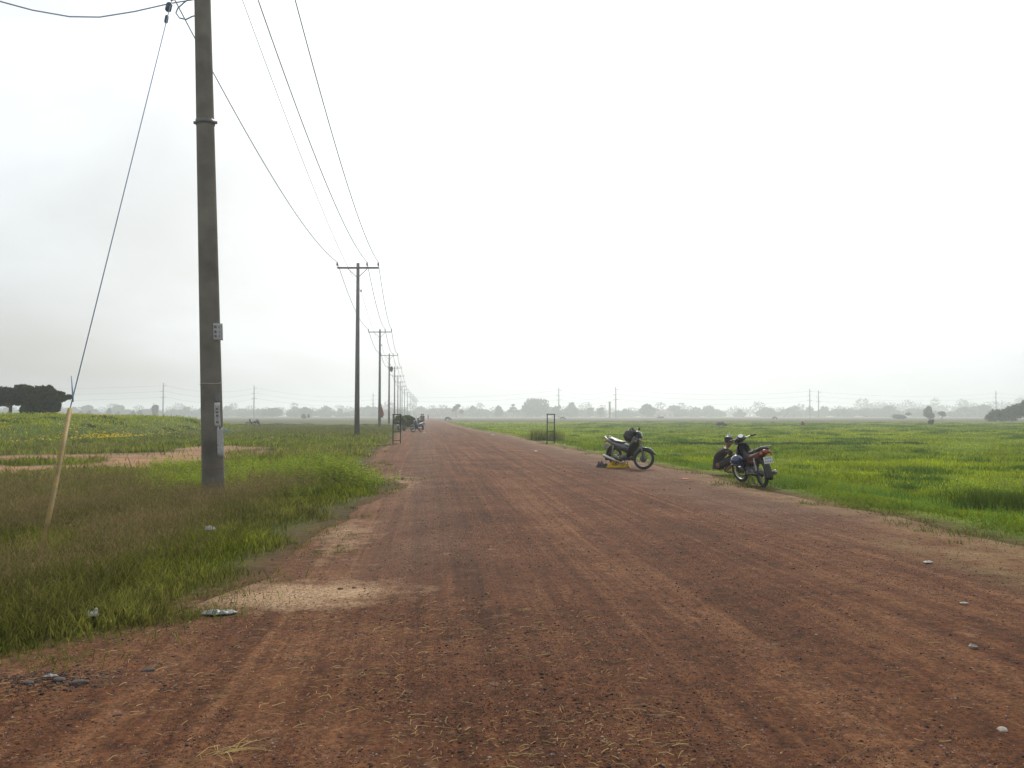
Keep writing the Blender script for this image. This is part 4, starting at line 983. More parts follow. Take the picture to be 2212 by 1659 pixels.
    m = B(); m.ell((-.38, 0, .755), (.045, .078, .045), 14, 8); tl_ = m.build('tail_light', M_TAIL, e)
    for s in (-1, 1): m = B(); m.ell((-.35, s*.105, .72), (.035, .03, .03), 10, 6); m.build('indicator', M_AMBER, tl_)
    # rear mudguard and plate
    m = B(); V = []; Fs = []; na = 12
    for i in range(na+1):
        a = rad(70+i*(195-70)/na); rr = .325+.09*(i/na); c = Vector((rr*math.cos(a), 0, R0+rr*math.sin(a)))
        for (yy, dr) in ((-.075, -.03), (-.06, 0), (.06, 0), (.075, -.03), (.06, -.012), (-.06, -.012)): V.append((c.x+dr*math.cos(a), yy, c.z+dr*math.sin(a)))
    for i in range(na):
        for k in range(6): j = (k+1) % 6; Fs.append((i*6+k, i*6+j, i*6+6+j, i*6+6+k))
    Fs += [tuple(range(6)), tuple(range(na*6, na*6+6))]; m._add(V, Fs); rm_ = m.build('rear_mudguard', M_BLK, e)
    Rp = Matrix.Rotation(rad(20), 4, 'Y')
    m = B(); m.box((-.425, 0, .585), (.008, .19, .14), Rp); pl = m.build('number_plate', M_PLATE, e)
    m = B()
    for r_i, (zz, n_) in enumerate(((.035, 4), (-.03, 5))):
        for k in range(n_):
            yy = (k-(n_-1)/2)*.034; m.box(Vector((-.425, 0, .585))+Rp.to_3x3()@Vector((-.006, yy, zz)), (.002, .017, .038), Rp)
    m.build('plate_mark', M_INK, pl)
    # exhaust on the bike's right
    m = B(); m.tube([(.62, -.06, .24), (.58, -.10, .16), (.42, -.13, .15), (.22, -.145, .19)], .016, 8)
    m.tube([(.24, -.145, .185), (.16, -.15, .205), (.10, -.155, .22), (-.30, -.17, .315), (-.34, -.17, .325)], [.018, .032, .045, .048, .038], 14); m.build('exhaust', M_CHROME, e)
    for s in (-1, 1):
        m = B(); m.tube([(-.01, s*.115, .30), (.03, s*.115, .62)], .014, 8)
        m.tube([(-.005+.035*k/12, s*.115+0*k, .34+.22*k/12) for k in range(13)], [.027 if k % 2 else .019 for k in range(13)], 8); m.build('shock_absorber', M_CHROME, e)
    m = B(); m.tube([(.36, .10, .28), (0, .10, R0)], [.05, .05], 8, True, .35)
    m.tube([(.36, -.085, .28), (0, -.085, R0)], .02, 8); m.build('swing_arm', M_ALU, e)
    m = B(); m.tube([(.42, -.25, .235), (.42, .25, .235)], .011, 8)
    for s in (-1, 1): m.tube([(.42, s*.17, .235), (.42, s*.27, .235)], .018, 8)
    m.tube([(.60, .14, .2), (.66, .18, .22), (.70, .23, .22)], .009, 6); m.tube([(.50, -.14, .22), (.58, -.2, .2), (.62, -.24, .22)], .008, 6); m.build('footrest', M_BLK, e)
    m = B(); m.tube([(.36, .12, .22), (.32, .2, .08), (.30, .25, .0)], .010, 8); m.tube([(.28, .11, .20), (.16, .15, .10), (.05, .15, .08)], .012, 8); m.tube([(.28, -.11, .20), (.16, -.15, .10), (.05, -.15, .08)], .012, 8); m.build('kickstand', M_BLK, e)
    return e
# left parked bike of the pair: front three-quarter view, front wheel turned towards the field
f1 = PT(1389, 1012, 23.1); rearx, reary = 2.93, 24.12
fx, fy = (1389-CX)/F*23.1, 23.1
hd = math.atan2(fy-reary, fx-rearx); rl = Vector((rearx, reary))
bx, by = fx-1.22*math.cos(hd), fy-1.22*math.sin(hd)
bike1 = motorbike('motorbike', 'dark green and silver motorbike with a black bag on its handlebar, beside the yellow cloth', M_GREENP, M_SILVP, rad(38), (bx, by, ZG(bx, by)), hd, rad(-2), mirrors=(1,), group='parked motorbikes')
# right parked bike: seen from behind
bike2 = motorbike('motorbike', 'black motorbike with brown-red side panels, seen from behind next to the squatting person', M_BLKP, M_REDP, rad(14), (5.20, 17.7, ZG(5.2, 17.7)), math.pi/2+rad(6), rad(-7), mirrors=(1,), low=True, group='parked motorbikes')
def world_pt(e, v):
    M_ = Matrix.Translation(e.location) @ e.rotation_euler.to_matrix().to_4x4(); return M_ @ Vector(v)
# bag hanging on bike 1's handlebar
bpy.context.view_layer.update()
c_ = PT(1362, 940, 23.55)
M_BAG = mat('black_nylon', (.022, .020, .020), .6, bump=.4)
be = empty('bag', c_-Vector((0, 0, .12)), rad(20), 'bulging black bag hung over the handlebar of the green motorbike', 'bag')
m = MB(); m.ell((0, 0, .10), (.21, .15, .18), 16, 10, bump=.07); m.ell((.10, -.02, .13), (.13, .11, .14), 14, 8, bump=.07); m.ell((-.08, -.05, .05), (.10, .10, .10), 12, 8, bump=.08); m.build('bag_body', M_BAG, be)
m = MB(); m.tube([(-.08, 0, .2), (-.03, -.05, .30), (.05, -.02, .33), (.12, .03, .28), (.19, .02, .1), (.24, 0, -.08), (.25, 0, -.26), (.22, 0, -.30)], .014, 6); m.build('bag_strap', M_BAG, be)
# blue helmet hung on bike 2's left
c_ = PT(1572+4, 1002-6, 18.3); c_ = PT(1572+34-14, 996, 18.25)
M_HELM = mat('blue_helmet', (.010, .030, .095), .18, .1, var=.1, coat=.8)
he2 = empty('helmet', c_-Vector((0, 0, .10)), rad(30), 'shiny blue helmet hung low on the left of the black motorbike', 'helmet')
m = MB(); m.ell((0, 0, .11), (.135, .12, .125), 20, 12); m.tube([(0, 0, .035), (0, 0, .02)], .125, 20); m.build('shell', M_HELM, he2)
m = MB(); m.tube([(-.09, -.06, .04), (-.05, -.03, -.04), (.02, 0, -.05), (.08, .04, .04)], .008, 6); m.build('chin_strap', M_BLK, he2)

# ------------------------------------------------------------------ crumpled litter and cloth
def crumple(name, loc, sx, sy, h, mt, label, cat='litter', seed=0, rz=0.0, nn=22, parent=None, group=None):
    q = np.linspace(-1, 1, nn); A, B_ = np.meshgrid(q, q); A = A.ravel(); B_ = B_.ravel()
    edge = np.maximum(np.abs(A), np.abs(B_)); wob = (1-.3*(np.abs(A)*np.abs(B_))**1.5)*(1+1.1*(fbm(np.arctan2(A, B_)*1.3+seed*7, edge*.8+3, seed)-.5))
    fold = np.abs(fbm(A*2.2+seed*3.1, B_*2.2, seed+5, 4)-.5)*2+.6*(fbm(A*5, B_*5, seed+8)-.3)
    Z_ = np.clip(h*fold*(1-edge**1.6)*1.8+.006, .004, None)
    V = np.stack([A*sx/2*wob, B_*sy/2*wob, Z_], 1)
    I = (np.arange(nn-1)[:, None]*nn+np.arange(nn-1)[None]).ravel()
    me_ = np_mesh(name, V, np.stack([I, I+1, I+nn+1, I+nn], 1), mt, None, parent, smooth=False)
    md_ = me_.modifiers.new('thick', 'SOLIDIFY'); md_.thickness = .004; md_.offset = 1
    me_.location = loc; me_.rotation_euler = (0, 0, rz)
    return tag(me_, label, cat, group)
def sheer(name, col, tr=.5):
    m_ = mat(name, col, .45, var=.15, scale=10); t_ = m_.node_tree; b_ = t_.nodes['Principled BSDF']; o_1 = t_.nodes['Material Output']
    x_ = t_.nodes.new('ShaderNodeMixShader'); x_.inputs[0].default_value = tr; q_ = t_.nodes.new('ShaderNodeBsdfTranslucent'); q_.inputs[0].default_value = tuple(col)+(1,)
    t_.links.new(b_.outputs[0], x_.inputs[1]); t_.links.new(q_.outputs[0], x_.inputs[2]); t_.links.new(x_.outputs[0], o_1.inputs[0]); return m_
M_YEL = sheer('yellow_raincoat', (.95, .70, .06), .65); M_WHT = sheer('white_plastic', (.48, .48, .46), .3)
M_GREYP = mat('grey_plastic', (.20, .20, .20), .5, var=.3, scale=20)
g = GR(1331, 1008); crumple('yellow_cloth', (g.x+.06, g.y-.12, ZG(g.x, g.y)+.0), .78, .50, .25, M_YEL, 'crumpled bright yellow raincoat on the ground under the green motorbike', 'raincoat', 4)
g = GR(1301, 1008); crumple('black_cloth', (g.x-.02, g.y-.05, ZG(g.x, g.y)), .44, .28, .17, M_BAG, 'crumpled black cloth lying left of the yellow raincoat', 'cloth', 9)
lit = [(453, 1146, .13, .08, .05, M_WHT, 'white crumpled plastic bag in the brown grass before the pole', 1, .13),
       (472, 1328, .24, .11, .03, M_GREYP, 'flattened grey-white plastic sheet on sand at the grass edge', 2, 0),
       (236, 1240, .13, .08, .04, M_GREYP, 'dull grey plastic scrap sunk in the left verge grass', 3, .09),
       (200, 1332, .09, .07, .04, M_WHT, 'small glinting clear wrapper in grass near the left edge', 5, .06),
       (2005, 1217, .10, .05, .015, M_WHT, 'small white flat scrap on dark soil near the right edge', 6, 0),
       (2082, 1306, .055, .025, .008, M_WHT, 'thin white sliver of paper on the right of the road', 7, 0),
       (2103, 1401, .055, .025, .012, M_GREYP, 'curled pale wrapper at the lower right of the road', 8, 0),
       (1064, 941, .36, .30, .16, M_WHT, 'white bag lying on the road in front of the far buffalo', 10, 0),
       (917, 936, .34, .25, .13, M_WHT, 'small white bag on the left of the road before the parked blue motorbike', 11, 0),
       (1157, 975, .15, .10, .02, M_WHT, 'tiny white scrap in mid road nearest the right ladder frame', 12, 0),
       (1220, 962, .12, .1, .07, M_WHT, 'tiny pale bag in the grass right of the right ladder frame', 13, .06),
       (1576, 942, .34, .25, .26, M_WHT, 'pale plastic bag far out in the bright field behind the squatting person', 14, .2),
       (588, 947, .35, .25, .1, M_WHT, 'white scrap at the far side of the bare soil patch', 15, 0),
       (110, 1465, .08, .035, .008, M_GREYP, 'small torn white wrapper among grey stones at the lower left', 16, 0),
       (1478, 1035, .25, .1, .02, mat('pink_paper', (.55, .20, .16), .8), 'shredded pinkish paper on the road between the two parked motorbikes', 17, 0)]
for (px, py, sx, sy, h, mt_, lb, sd_, dz) in lit:
    g = GR(px, py); g = GR(px, py, ZG(g.x, g.y)+dz)
    crumple('litter', (g.x, g.y, g.z+.004), sx, sy, h, mt_, lb, 'litter', sd_, random.uniform(-.3, .3), 16, group='litter along the road')
# single stones big enough to count
M_STONE = mat('grey_stone', (.070, .052, .044), .9, bump=.6, var=.3, scale=14); M_PALE = mat('pale_stone', (.36, .31, .27), .9, bump=.4)
def rock(px, py, r, mt_, lb):
    g = GR(px, py); z = ZG(g.x, g.y); bm = bmesh.new(); bmesh.ops.create_icosphere(bm, subdivisions=3, radius=1)
    sd_ = random.random()*50
    for v in bm.verts:
        k = 1+.5*(float(fbm(v.co.x*1.3+sd_, v.co.y*1.3+v.co.z, 3))-.5); v.co = Vector((v.co.x*r*1.3*k, v.co.y*r*k, max(v.co.z, -.3)*r*.55*k))
    me_ = bpy.data.meshes.new('stone'); bm.to_mesh(me_); bm.free(); me_.materials.append(mt_); me_.polygons.foreach_set('use_smooth', [True]*len(me_.polygons))
    o = put(bpy.data.objects.new('stone', me_)); o.location = (g.x, g.y, z+.002); o.rotation_euler = (0, 0, random.random()*3)
    return tag(o, lb, 'stone', 'larger stones on the road')
rock(2166, 1573, .022, M_PALE, 'rounded pale stone at the lower right corner of the road')
rock(170, 1476, .038, M_STONE, 'largest flat grey stone near the lower left corner')
rock(128, 1470, .030, M_STONE, 'flat grey stone left of the largest one at lower left')
rock(320, 1443, .030, M_STONE, 'dark grey stone alone below the grass tip at lower left')
rock(60, 1478, .026, M_STONE, 'grey stone nearest the left edge of the picture')
rock(735, 1268, .022, M_STONE, 'dark pebble on the pale sand patch, left of its twin')
rock(765, 1266, .018, M_STONE, 'dark pebble on the pale sand patch, right of its twin')
rock(254, 1542, .018, mat('red_stone', (.10, .04, .03), .9), 'dark red stone below the flat grey ones')
# grey ash-like stain of rubble is left to the gravel around the stones
x = GR(110, 1470).x+rng.normal(0, .35, 900); y = GR(110, 1470).y+rng.normal(0, .12, 900); k = offroad(x, y) < 0; x, y = x[k], y[k]
stones('stone_chips', x, y, .003+.009*rng.random(len(x))**2, np.array([.095, .080, .072])*(0.5+.9*rng.random((len(x), 1))), 'grey stone chips spilled at the lower left corner', 'gravel')

# ------------------------------------------------------------------ people
M_SKIN = mat('skin', (.17, .070, .040), .55, var=.1); M_HAIR = mat('black_hair', (.012, .011, .010), .6)
def skin_obj(name, J, E, R_, mt_, parent, sub=2, root=0, jitter=0):
    me_ = bpy.data.meshes.new(name); me_.from_pydata([tuple(p) for p in J], E, [])
    o = put(bpy.data.objects.new(name, me_), parent); md_ = o.modifiers.new('skin', 'SKIN'); md_.use_smooth_shade = True
    md_.branch_smoothing = .4
    for i, v in enumerate(me_.skin_vertices[0].data):
        r = R_[i]; v.radius = (r, r) if isinstance(r, (int, float)) else r; v.use_root = (i == root)
    s = o.modifiers.new('sub', 'SUBSURF'); s.levels = sub; s.render_levels = sub
    me_.materials.append(mt_); return o
def person(label, P, shirt, trousers, loc, rz, hat=None, fingers=True, group=None, scale=1.0, skin=None):
    """P: joint positions, figure faces +x; y left"""
    e = empty('person', loc, rz, label, 'person', group); e.scale = (scale,)*3; sk = skin or M_SKIN
    J = []; E = []; R_ = []
    def add(p, r, parent=None):
        J.append(Vector(p)); R_.append(r)
        if parent is not None: E.append((parent, len(J)-1))
        return len(J)-1
    hip = Vector(P['hip']); ne = Vector(P['neck']); hd_ = Vector(P['head'])
    pel = add(hip, (.095, .11)); tl0 = (hip-hip.lerp(ne, .45)-Vector(P.get('bow', (-.03, 0, 0)))).normalized(); add(hip+tl0*.09, .06, pel); mid = add(hip.lerp(ne, .45)+Vector(P.get('bow', (-.03, 0, 0))), (.09, .11), pel)
    ch = add(hip.lerp(ne, .80)+Vector(P.get('bow', (-.03, 0, 0)))*.6, (.085, .115), mid); nk = add(ne, .052, ch)
    hv = (hd_-ne); jw = add(ne+hv*.45+Vector((.012, 0, 0)), .062, nk); h1 = add(hd_, (.085, .078), jw); h2 = add(hd_+Vector((-.01, 0, .065)), .07, h1)
    hands = []
    for s, k in ((1, 'l'), (-1, 'r')):
        sh = Vector(P['sh_'+k]); a = add(sh, .045, ch); b = add(sh.lerp(Vector(P['el_'+k]), .5), .042, a); c = add(P['el_'+k], .036, b)
        d = add(Vector(P['el_'+k]).lerp(Vector(P['ha_'+k]), .4), .035, c); w_ = add(P['ha_'+k], .024, d)
        dr = (Vector(P['ha_'+k])-Vector(P['el_'+k])).normalized(); pm = add(Vector(P['ha_'+k])+dr*.05, (.032, .018), w_); hands.append((J[pm], dr, s, J[w_]))
        kn = Vector(P['kn_'+k]); an = Vector(P['an_'+k]); hj = hip+Vector((0, s*.09, -.02))
        a = add(hj, .085, pel); b = add(hj.lerp(kn, .5), .075, a); c = add(kn, .055, b); d = add(kn.lerp(an, .35), .054, c); f_ = add(an, .036, d)
        to = Vector(P.get('toe_'+k, (1, 0, 0))); he_ = add(an+Vector((0, 0, -.035)), .038, f_); add(an+to*.17+Vector((0, 0, -.045)), .026, he_)
    body = skin_obj('body', J, E, R_, sk, e)
    # face, ears, hair: children of the figure
    m = MB(); fwd = Vector(P.get('face', (1, 0, 0))).normalized(); sd2 = Vector((0, 0, 1)).cross(fwd)
    Rf = Matrix((fwd, sd2, Vector((0, 0, 1)))).transposed()
    m.ell(hd_+fwd*.088+Vector((0, 0, .005)), (.020, .014, .022), 8, 6, Rf); m.build('nose', sk, e)
    m = MB(); m.ell(hd_+fwd*.078+Vector((0, 0, -.045)), (.010, .024, .007), 8, 6, Rf); m.build('mouth', M_REDP, e)
    for s in (-1, 1):
        m = MB(); m.ell(hd_+fwd*.076+sd2*s*.032+Vector((0, 0, .028)), (.008, .012, .006), 8, 6, Rf); m.build('eye', M_HAIR, e)
        m = MB(); m.ell(hd_+sd2*s*.082+Vector((0, 0, 0)), (.018, .010, .030), 8, 6, Rf); m.build('ear', sk, e)
    m = MB(); m.ell(hd_+Vector((0, 0, .045))-fwd*.022, (.098, .092, .088), 14, 9, Rf, .05); m.build('hair', M_HAIR, e)
    if hat:
        m = MB(); tp_ = hd_+Vector((0, 0, .075))-fwd*.01
        if hat == 'cone': m.tube([tp_+Vector((0, 0, z)) for z in (-.01, .0, .08, .17)], [.23, .232, .11, .008], 20)
        else:
            m.ell(tp_+Vector((0, 0, .01)), (.100, .096, .058), 16, 8, Rf); m.ell(tp_+fwd*.10+Vector((0, 0, -.01)), (.085, .07, .012), 14, 6, Rf)
        m.build('hat', {'cone': M_PALE, 'cap': M_BLK, 'white': M_WHT}[hat], e)
    if fingers:
        for (pc, dr, s, wr) in hands:
            sdv = dr.cross(Vector((0, 0, 1))).normalized(); nv = sdv.cross(dr)
            for k, (off2, ln) in enumerate(((-.024, .062), (-.008, .072), (.008, .067), (.023, .052))):
                m = MB(); p0 = pc+sdv*off2+dr*.012; m.tube([p0, p0+dr*ln*.45, p0+dr*ln*.8-nv*.012, p0+dr*ln-nv*.026], [.0095, .009, .008, .006], 8); m.build('finger', sk, e)
            m = MB(); p0 = pc+sdv*-s*.022-dr*.03; m.tube([p0, p0-sdv*s*.024+dr*.02, p0-sdv*s*.03+dr*.045], [.011, .010, .008], 8); m.build('thumb', sk, e)
    # shirt: torso and upper arms, a little larger than the body
    J, E, R_ = [], [], []
    bow = Vector(P.get('bow', (-.03, 0, 0)))
    pel = add(hip+Vector((0, 0, .03)), (.115, .135)); add(hip+tl0*.05, .05, pel); mid = add(hip.lerp(ne, .45)+bow, (.125, .150), pel); ch = add(hip.lerp(ne, .80)+bow*.6, (.125, .155), mid); add(ne-(ne-hip)*.03, .075, ch)
    for k in ('l', 'r'):
        sh = Vector(P['sh_'+k]); el = Vector(P['el_'+k]); a = add(sh, .066, ch); add(sh.lerp(el, .60), .054, a)
    skin_obj('shirt', J, E, R_, shirt, e)
    J, E, R_ = [], [], []
    pel = add(hip, (.12, .135)); add(hip+tl0*.07, .05, pel)
    for s, k in ((1, 'l'), (-1, 'r')):
        kn = Vector(P['kn_'+k]); an = Vector(P['an_'+k]); hj = hip+Vector((0, s*.09, -.02)); a = add(hj, .100, pel); b = add(hj.lerp(kn, .5), .088, a); c = add(kn, .066, b)
        if P.get('long', True): add(kn.lerp(an, .85), .060, c)
    skin_obj('trousers', J, E, R_, trousers, e)
    return e
SQ = dict(hip=(-.14, 0, .20), neck=(.06, 0, .615), head=(.115, 0, .735), bow=(-.075, 0, .02), sh_l=(.03, .17, .55), sh_r=(.03, -.17, .55),
          el_l=(.24, .22, .42), el_r=(.27, -.23, .40), ha_l=(.46, .08, .36), ha_r=(.48, -.08, .38), kn_l=(.28, .16, .42), kn_r=(.29, -.16, .38),
          an_l=(.03, .14, .09), an_r=(.04, -.13, .09), long=False, face=(.95, -.25, -.15))
M_SH1 = mat('dark_plum_shirt', (.016, .012, .015), .85, bump=.4); M_TR1 = mat('dark_trousers', (.028, .024, .024), .9, bump=.3)
g = GR(1572, 1023); person('person in dark clothes and cap squatting in profile beside the black motorbike', SQ, M_SH1, M_TR1, (g.x-.08, g.y, ZG(g.x, g.y)+.03), rad(-8), hat='cap', scale=1.07)

# ------------------------------------------------------------------ group far down the left verge, about 80 m away
def ride(handx=.78, hz=.92, hx=.12, z=.80):
    return dict(hip=(hx, 0, z+.05), neck=(hx+.08, 0, z+.52), head=(hx+.12, 0, z+.66), bow=(-.03, 0, 0), sh_l=(hx+.07, .17, z+.46), sh_r=(hx+.07, -.17, z+.46),
                el_l=(hx+.22, .26, z+.24), el_r=(hx+.22, -.26, z+.24), ha_l=(handx-.08, .26, hz+.06), ha_r=(handx-.08, -.26, hz+.06), kn_l=(hx+.38, .17, z-.12), kn_r=(hx+.38, -.17, z-.12),
                an_l=(hx+.26, .2, z-.50), an_r=(hx+.26, -.2, z-.50))
d3 = 74.; hd3 = math.atan2(-.89, -.45); fx3 = (892-CX)/F*d3; bx3, by3 = fx3-1.22*math.cos(hd3), d3-1.22*math.sin(hd3)
bike3 = motorbike('motorbike', 'blue motorbike parked by orange and white bags on the far left verge', M_BLUEP, M_BLUEP, rad(-20), (bx3, by3, ZG(bx3, by3)), hd3, rad(-5), mirrors=(1,), group='parked motorbikes')
d4 = 112.; x4 = (909-CX)/F*d4
bike4 = motorbike('motorbike', 'dark motorbike carrying two people beyond the parked blue one', M_BLKP, M_BLKP, rad(0), (x4+.2, d4+.3, ZG(x4, d4)+.05), math.pi+rad(55), 0, mirrors=(1, -1))
M_SHG = mat('olive_shirt', (.095, .095, .075), .85); M_SHD = mat('dark_blue_shirt', (.030, .034, .048), .85)
person('front rider in a pale olive shirt on the far dark motorbike', ride(), M_SHG, M_TR1, bike4.location.copy(), bike4.rotation_euler.z, fingers=False)
pp = ride(.55, .9, -.22, .82)
person('dark-shirted passenger sitting behind the rider on the far motorbike', pp, M_SHD, M_TR1, bike4.location.copy(), bike4.rotation_euler.z, fingers=False)
g = GR(893, 930); crumple('bag', (g.x, g.y-.5, ZG(g.x, g.y)), .5, .4, .2, M_WHT, 'white bag at the front wheel of the blue motorbike', 'bag', 31)
g = GR(905, 930); crumple('bag', (g.x, g.y-.4, ZG(g.x, g.y)), .65, .4, .2, mat('orange_cloth', (.62, .26, .04), .7), 'orange bundle under the blue motorbike on the far verge', 'bag', 32)
# motorbikes loaded with cut green grass
def load(px, d, blobs, lb, seed):
    s = d/F; x0 = (px-CX)*s; e = empty('grass_load', (x0, d, ZG(x0, d)), 0, lb, 'grass load', 'heaped loads of cut grass')
    bl = [(b[0]*s, 0, b[1]*s, b[2]*s, b[2]*s*.55, b[3]*s) for b in blobs]
    crown_mesh('cut_grass', bl, 2600, .085, (.125, .165, .030), M_BLADE, e, seed, .6)
    m = MB(); bb = blobs[0]; m.tube([(bb[0]*s+bb[2]*s*.55*math.cos(a), -bb[2]*s*.56*math.sin(a), bb[1]*s+.3*bb[3]*s*math.sin(a)) for a in [k*math.pi/10 for k in range(21)]], .012, 6); m.build('rope', M_STRAW2, e)
    return e
M_STRAW2 = mat('hemp_rope', (.30, .24, .12), .9)
load(864, 81, [(0, 24, 11, 8.5), (-4, 20, 9, 8), (5, 21, 9, 8)], 'smaller left heap of cut green grass loaded on a parked motorbike', 71)
load(881, 83, [(0, 23, 14, 9), (4, 19, 12, 9), (-6, 21, 10, 9), (0, 13, 10, 5)], 'larger right heap of cut green grass loaded on a parked motorbike', 72)
for (px, d, lb) in ((862, 80.5, 'dark motorbike seen from behind under the left heap of cut grass'), (873, 82.5, 'dark motorbike seen from behind under the right heap of cut grass')):
    xx = (px-CX)/F*d; motorbike('motorbike', lb, M_BLKP, M_BLKP, 0, (xx, d-.3, ZG(xx, d)), math.pi/2+rad(4), rad(-5), mirrors=False, group='parked motorbikes')
# low trestle bench beside them
xx = (882-CX)/F*76.5; e = empty('bench', (xx, 76.5, ZG(xx, 76.5)), 0, 'low dark wooden bench beside the heaps of cut grass', 'bench')
M_WOOD = mat('dark_wood', (.05, .038, .03), .8)
m = MB(); m.box((0, 0, .26), (.62, .25, .04)); m.build('seat', M_WOOD, e)
for sx in (-1, 1):
    for sy in (-1, 1): m = MB(); m.box((sx*.28, sy*.1, .115), (.045, .045, .25)); m.build('leg', M_WOOD, e)
# things out in the fields
def stand_pose():
    return dict(hip=(0, 0, .92), neck=(.02, 0, 1.42), head=(.04, 0, 1.56), bow=(0, 0, 0), sh_l=(0, .18, 1.37), sh_r=(0, -.18, 1.37), el_l=(.02, .24, 1.10), el_r=(.02, -.24, 1.10),
                ha_l=(.1, .24, .86), ha_r=(.1, -.24, .86), kn_l=(.06, .10, .50), kn_r=(-.02, -.10, .50), an_l=(.04, .10, .09), an_r=(-.10, -.10, .09))
g = PT(925, 900, 270); person('tiny distant person with pale hat walking on the road where it vanishes', stand_pose(), M_SHD, M_TR1, (g.x, 270, ZG(g.x, 270)), rad(-90), hat='cone', fingers=False)
g = GR(1707, 917); person('distant person in pale conical hat crouching in the right field', SQ, M_SHD, M_TR1, (g.x, 128, ZG(g.x, 128)+.03), rad(200), hat='cone', fingers=False)
xx = (563-CX)/F*118; motorbike('motorbike', 'distant motorbike standing in the left field beneath a transmission pole', M_BLKP, M_REDP, 0, (xx-.5, 118, ZG(xx, 118)), rad(205), rad(-5), mirrors=(1,), group='parked motorbikes')
xx = (557-CX)/F*118.5; person('distant person in pale hat crouching by the motorbike in the left field', SQ, M_SHD, M_TR1, (xx, 118.6, ZG(xx, 118)+.15), rad(180), hat='cone', fingers=False)
g = GR(489, 935); crumple('sack', (g.x, g.y, ZG(g.x, g.y)), .5, .4, .42, mat('blue_sack', (.07, .15, .24), .7), 'blue sack in the grass just right of the near concrete pole', 'sack', 41)

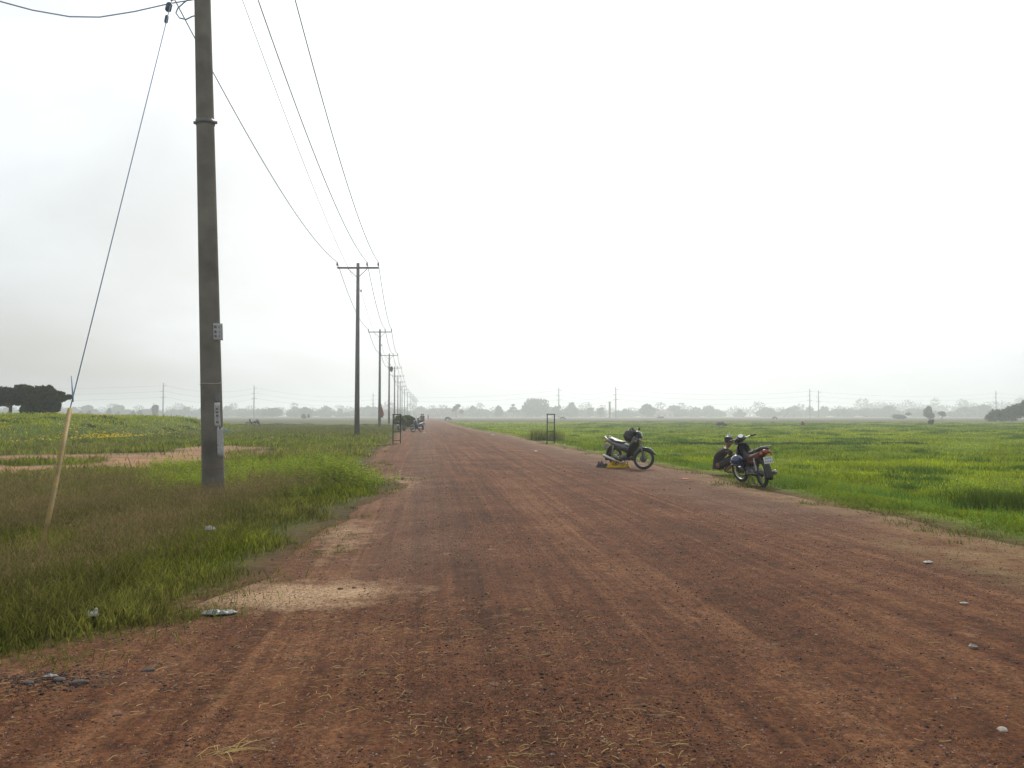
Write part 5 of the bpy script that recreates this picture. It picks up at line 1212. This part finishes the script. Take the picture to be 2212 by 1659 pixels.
# ------------------------------------------------------------------ buffaloes and cows
M_BUF = mat('buffalo_hide', (.060, .046, .040), .8, bump=.3); M_HORN = mat('horn', (.09, .08, .07), .5)
def buffalo(label, loc, rz, graze=True, lying=False, scale=1.0, cat='buffalo', group='buffaloes grazing on the plain'):
    e = empty('buffalo', loc, rz, label, cat, group); e.scale = (scale,)*3
    zb = .88 if not lying else .45
    J = []; E = []; R_ = []
    def add(p, r, parent=None):
        J.append(Vector(p)); R_.append(r)
        if parent is not None: E.append((parent, len(J)-1))
        return len(J)-1
    a = add((0, 0, zb), (.36, .30)); b = add((.45, 0, zb+.03), (.38, .28), a); c = add((-.5, 0, zb), (.34, .29), a); ru = add((-.85, 0, zb+.02), (.24, .22), c)
    nk = add((.84, 0, zb+(-.10 if graze else .10)), (.27, .20), b); hd_ = Vector((1.16, 0, zb-.42)) if graze else Vector((1.2, 0, zb+.18))
    h1 = add(hd_, (.17, .14), nk); mz = add(hd_+Vector((.12, 0, -.24)) if graze else hd_+Vector((.28, 0, -.12)), (.08, .08), h1)
    for s in (-1, 1):
        if lying:
            f_ = add((.5, s*.24, .22), .12, b); f2 = add((.72, s*.22, .09), .06, f_); add((.50, s*.2, .06), .05, f2)
            f_ = add((-.6, s*.28, .22), .15, c); f2 = add((-.35, s*.34, .10), .07, f_); add((-.6, s*.34, .06), .05, f2)
        else:
            f_ = add((.48, s*.19, .62), .15, b); f2 = add((.50, s*.19, .36), .085, f_); add((.48, s*.19, .05), .065, add((.49, s*.19, .18), .06, f2))
            f_ = add((-.68, s*.19, .62), .17, c); f2 = add((-.62, s*.2, .48), .115, f_); f3 = add((-.78, s*.2, .30), .07, f2); add((-.74, s*.2, .05), .065, f3)
    skin_obj('body', J, E, R_, M_BUF, e)
    m = MB(); m.tube([(-1.02, 0, zb+.1), (-1.08, 0, zb-.2), (-1.06, .02, zb-.45)], [.03, .02, .035], 8); m.build('tail', M_BUF, e)
    for s in (-1, 1):
        m = MB(); p = hd_+Vector((-.02, s*.09, .12)); m.tube([p, p+Vector((-.1, s*.22, .06)), p+Vector((-.28, s*.30, .14)), p+Vector((-.42, s*.22, .20))], [.04, .032, .022, .006], 8); m.build('horn', M_HORN, e)
        m = MB(); m.ell(hd_+Vector((-.04, s*.2, .02)), (.05, .12, .03), 8, 6); m.build('ear', M_BUF, e)
    return e
g = PT(967, 906, 235); buffalo('brown buffalo grazing at the right edge of the far road', (g.x, 235, ZG(g.x, 235)), rad(-25))
g = PT(1557, 915, 132); buffalo('dark brown buffalo lying in the right field above the squatting person', (g.x, 132, ZG(g.x, 132)-.02), rad(12), True, True, .95)
g = PT(1424, 901, 390); buffalo('tiny far buffalo left of its twin above the green motorbike', (g.x, 390, ZG(g.x, 390)), rad(20))
g = PT(1429, 901, 395); buffalo('tiny far buffalo right of its twin above the green motorbike', (g.x+.5, 396, ZG(g.x, 390)), rad(200))
g = PT(1674, 902, 330); buffalo('far buffalo on the brown band near the crouching person with a conical hat', (g.x, 330, ZG(g.x, 330)), rad(185))
g = PT(2010, 910, 150); tree('bush', 2010, 914, 150, [(0, 6, 6, 5), (3, 9, 4, 3)], .12, 260, (.05, .06, .025), 'small dark bush on the field below the lone darker tree at right', 'bush', seed=91, trunk=.03)
g = PT(1215, 904, 300); buffalo('distant buffalo just right of the right ladder frame', (g.x, 300, ZG(g.x, 300)), rad(10))

# ------------------------------------------------------------------ haze
hz = bpy.data.materials.new('haze_air'); hz.use_nodes = True; t = hz.node_tree; t.nodes.clear()
o_n = t.nodes.new('ShaderNodeOutputMaterial'); pv = t.nodes.new('ShaderNodeVolumePrincipled')
pv.inputs['Color'].default_value = (.90, .955, 1.0, 1); pv.inputs['Density'].default_value = 0.00105; pv.inputs['Anisotropy'].default_value = 0.6
t.links.new(pv.outputs[0], o_n.inputs['Volume'])
me_ = bpy.data.meshes.new('haze'); bm = bmesh.new(); bmesh.ops.create_cube(bm, size=1)
for v in bm.verts: v.co = Vector((v.co.x*5100, 1490+v.co.y*3040, (-1.4 if v.co.z < 0 else 25)))
bm.to_mesh(me_); bm.free(); me_.materials.append(hz)
o = put(bpy.data.objects.new('haze', me_)); tag(o, 'pale humid haze lying over the whole plain', 'haze', kind='stuff')
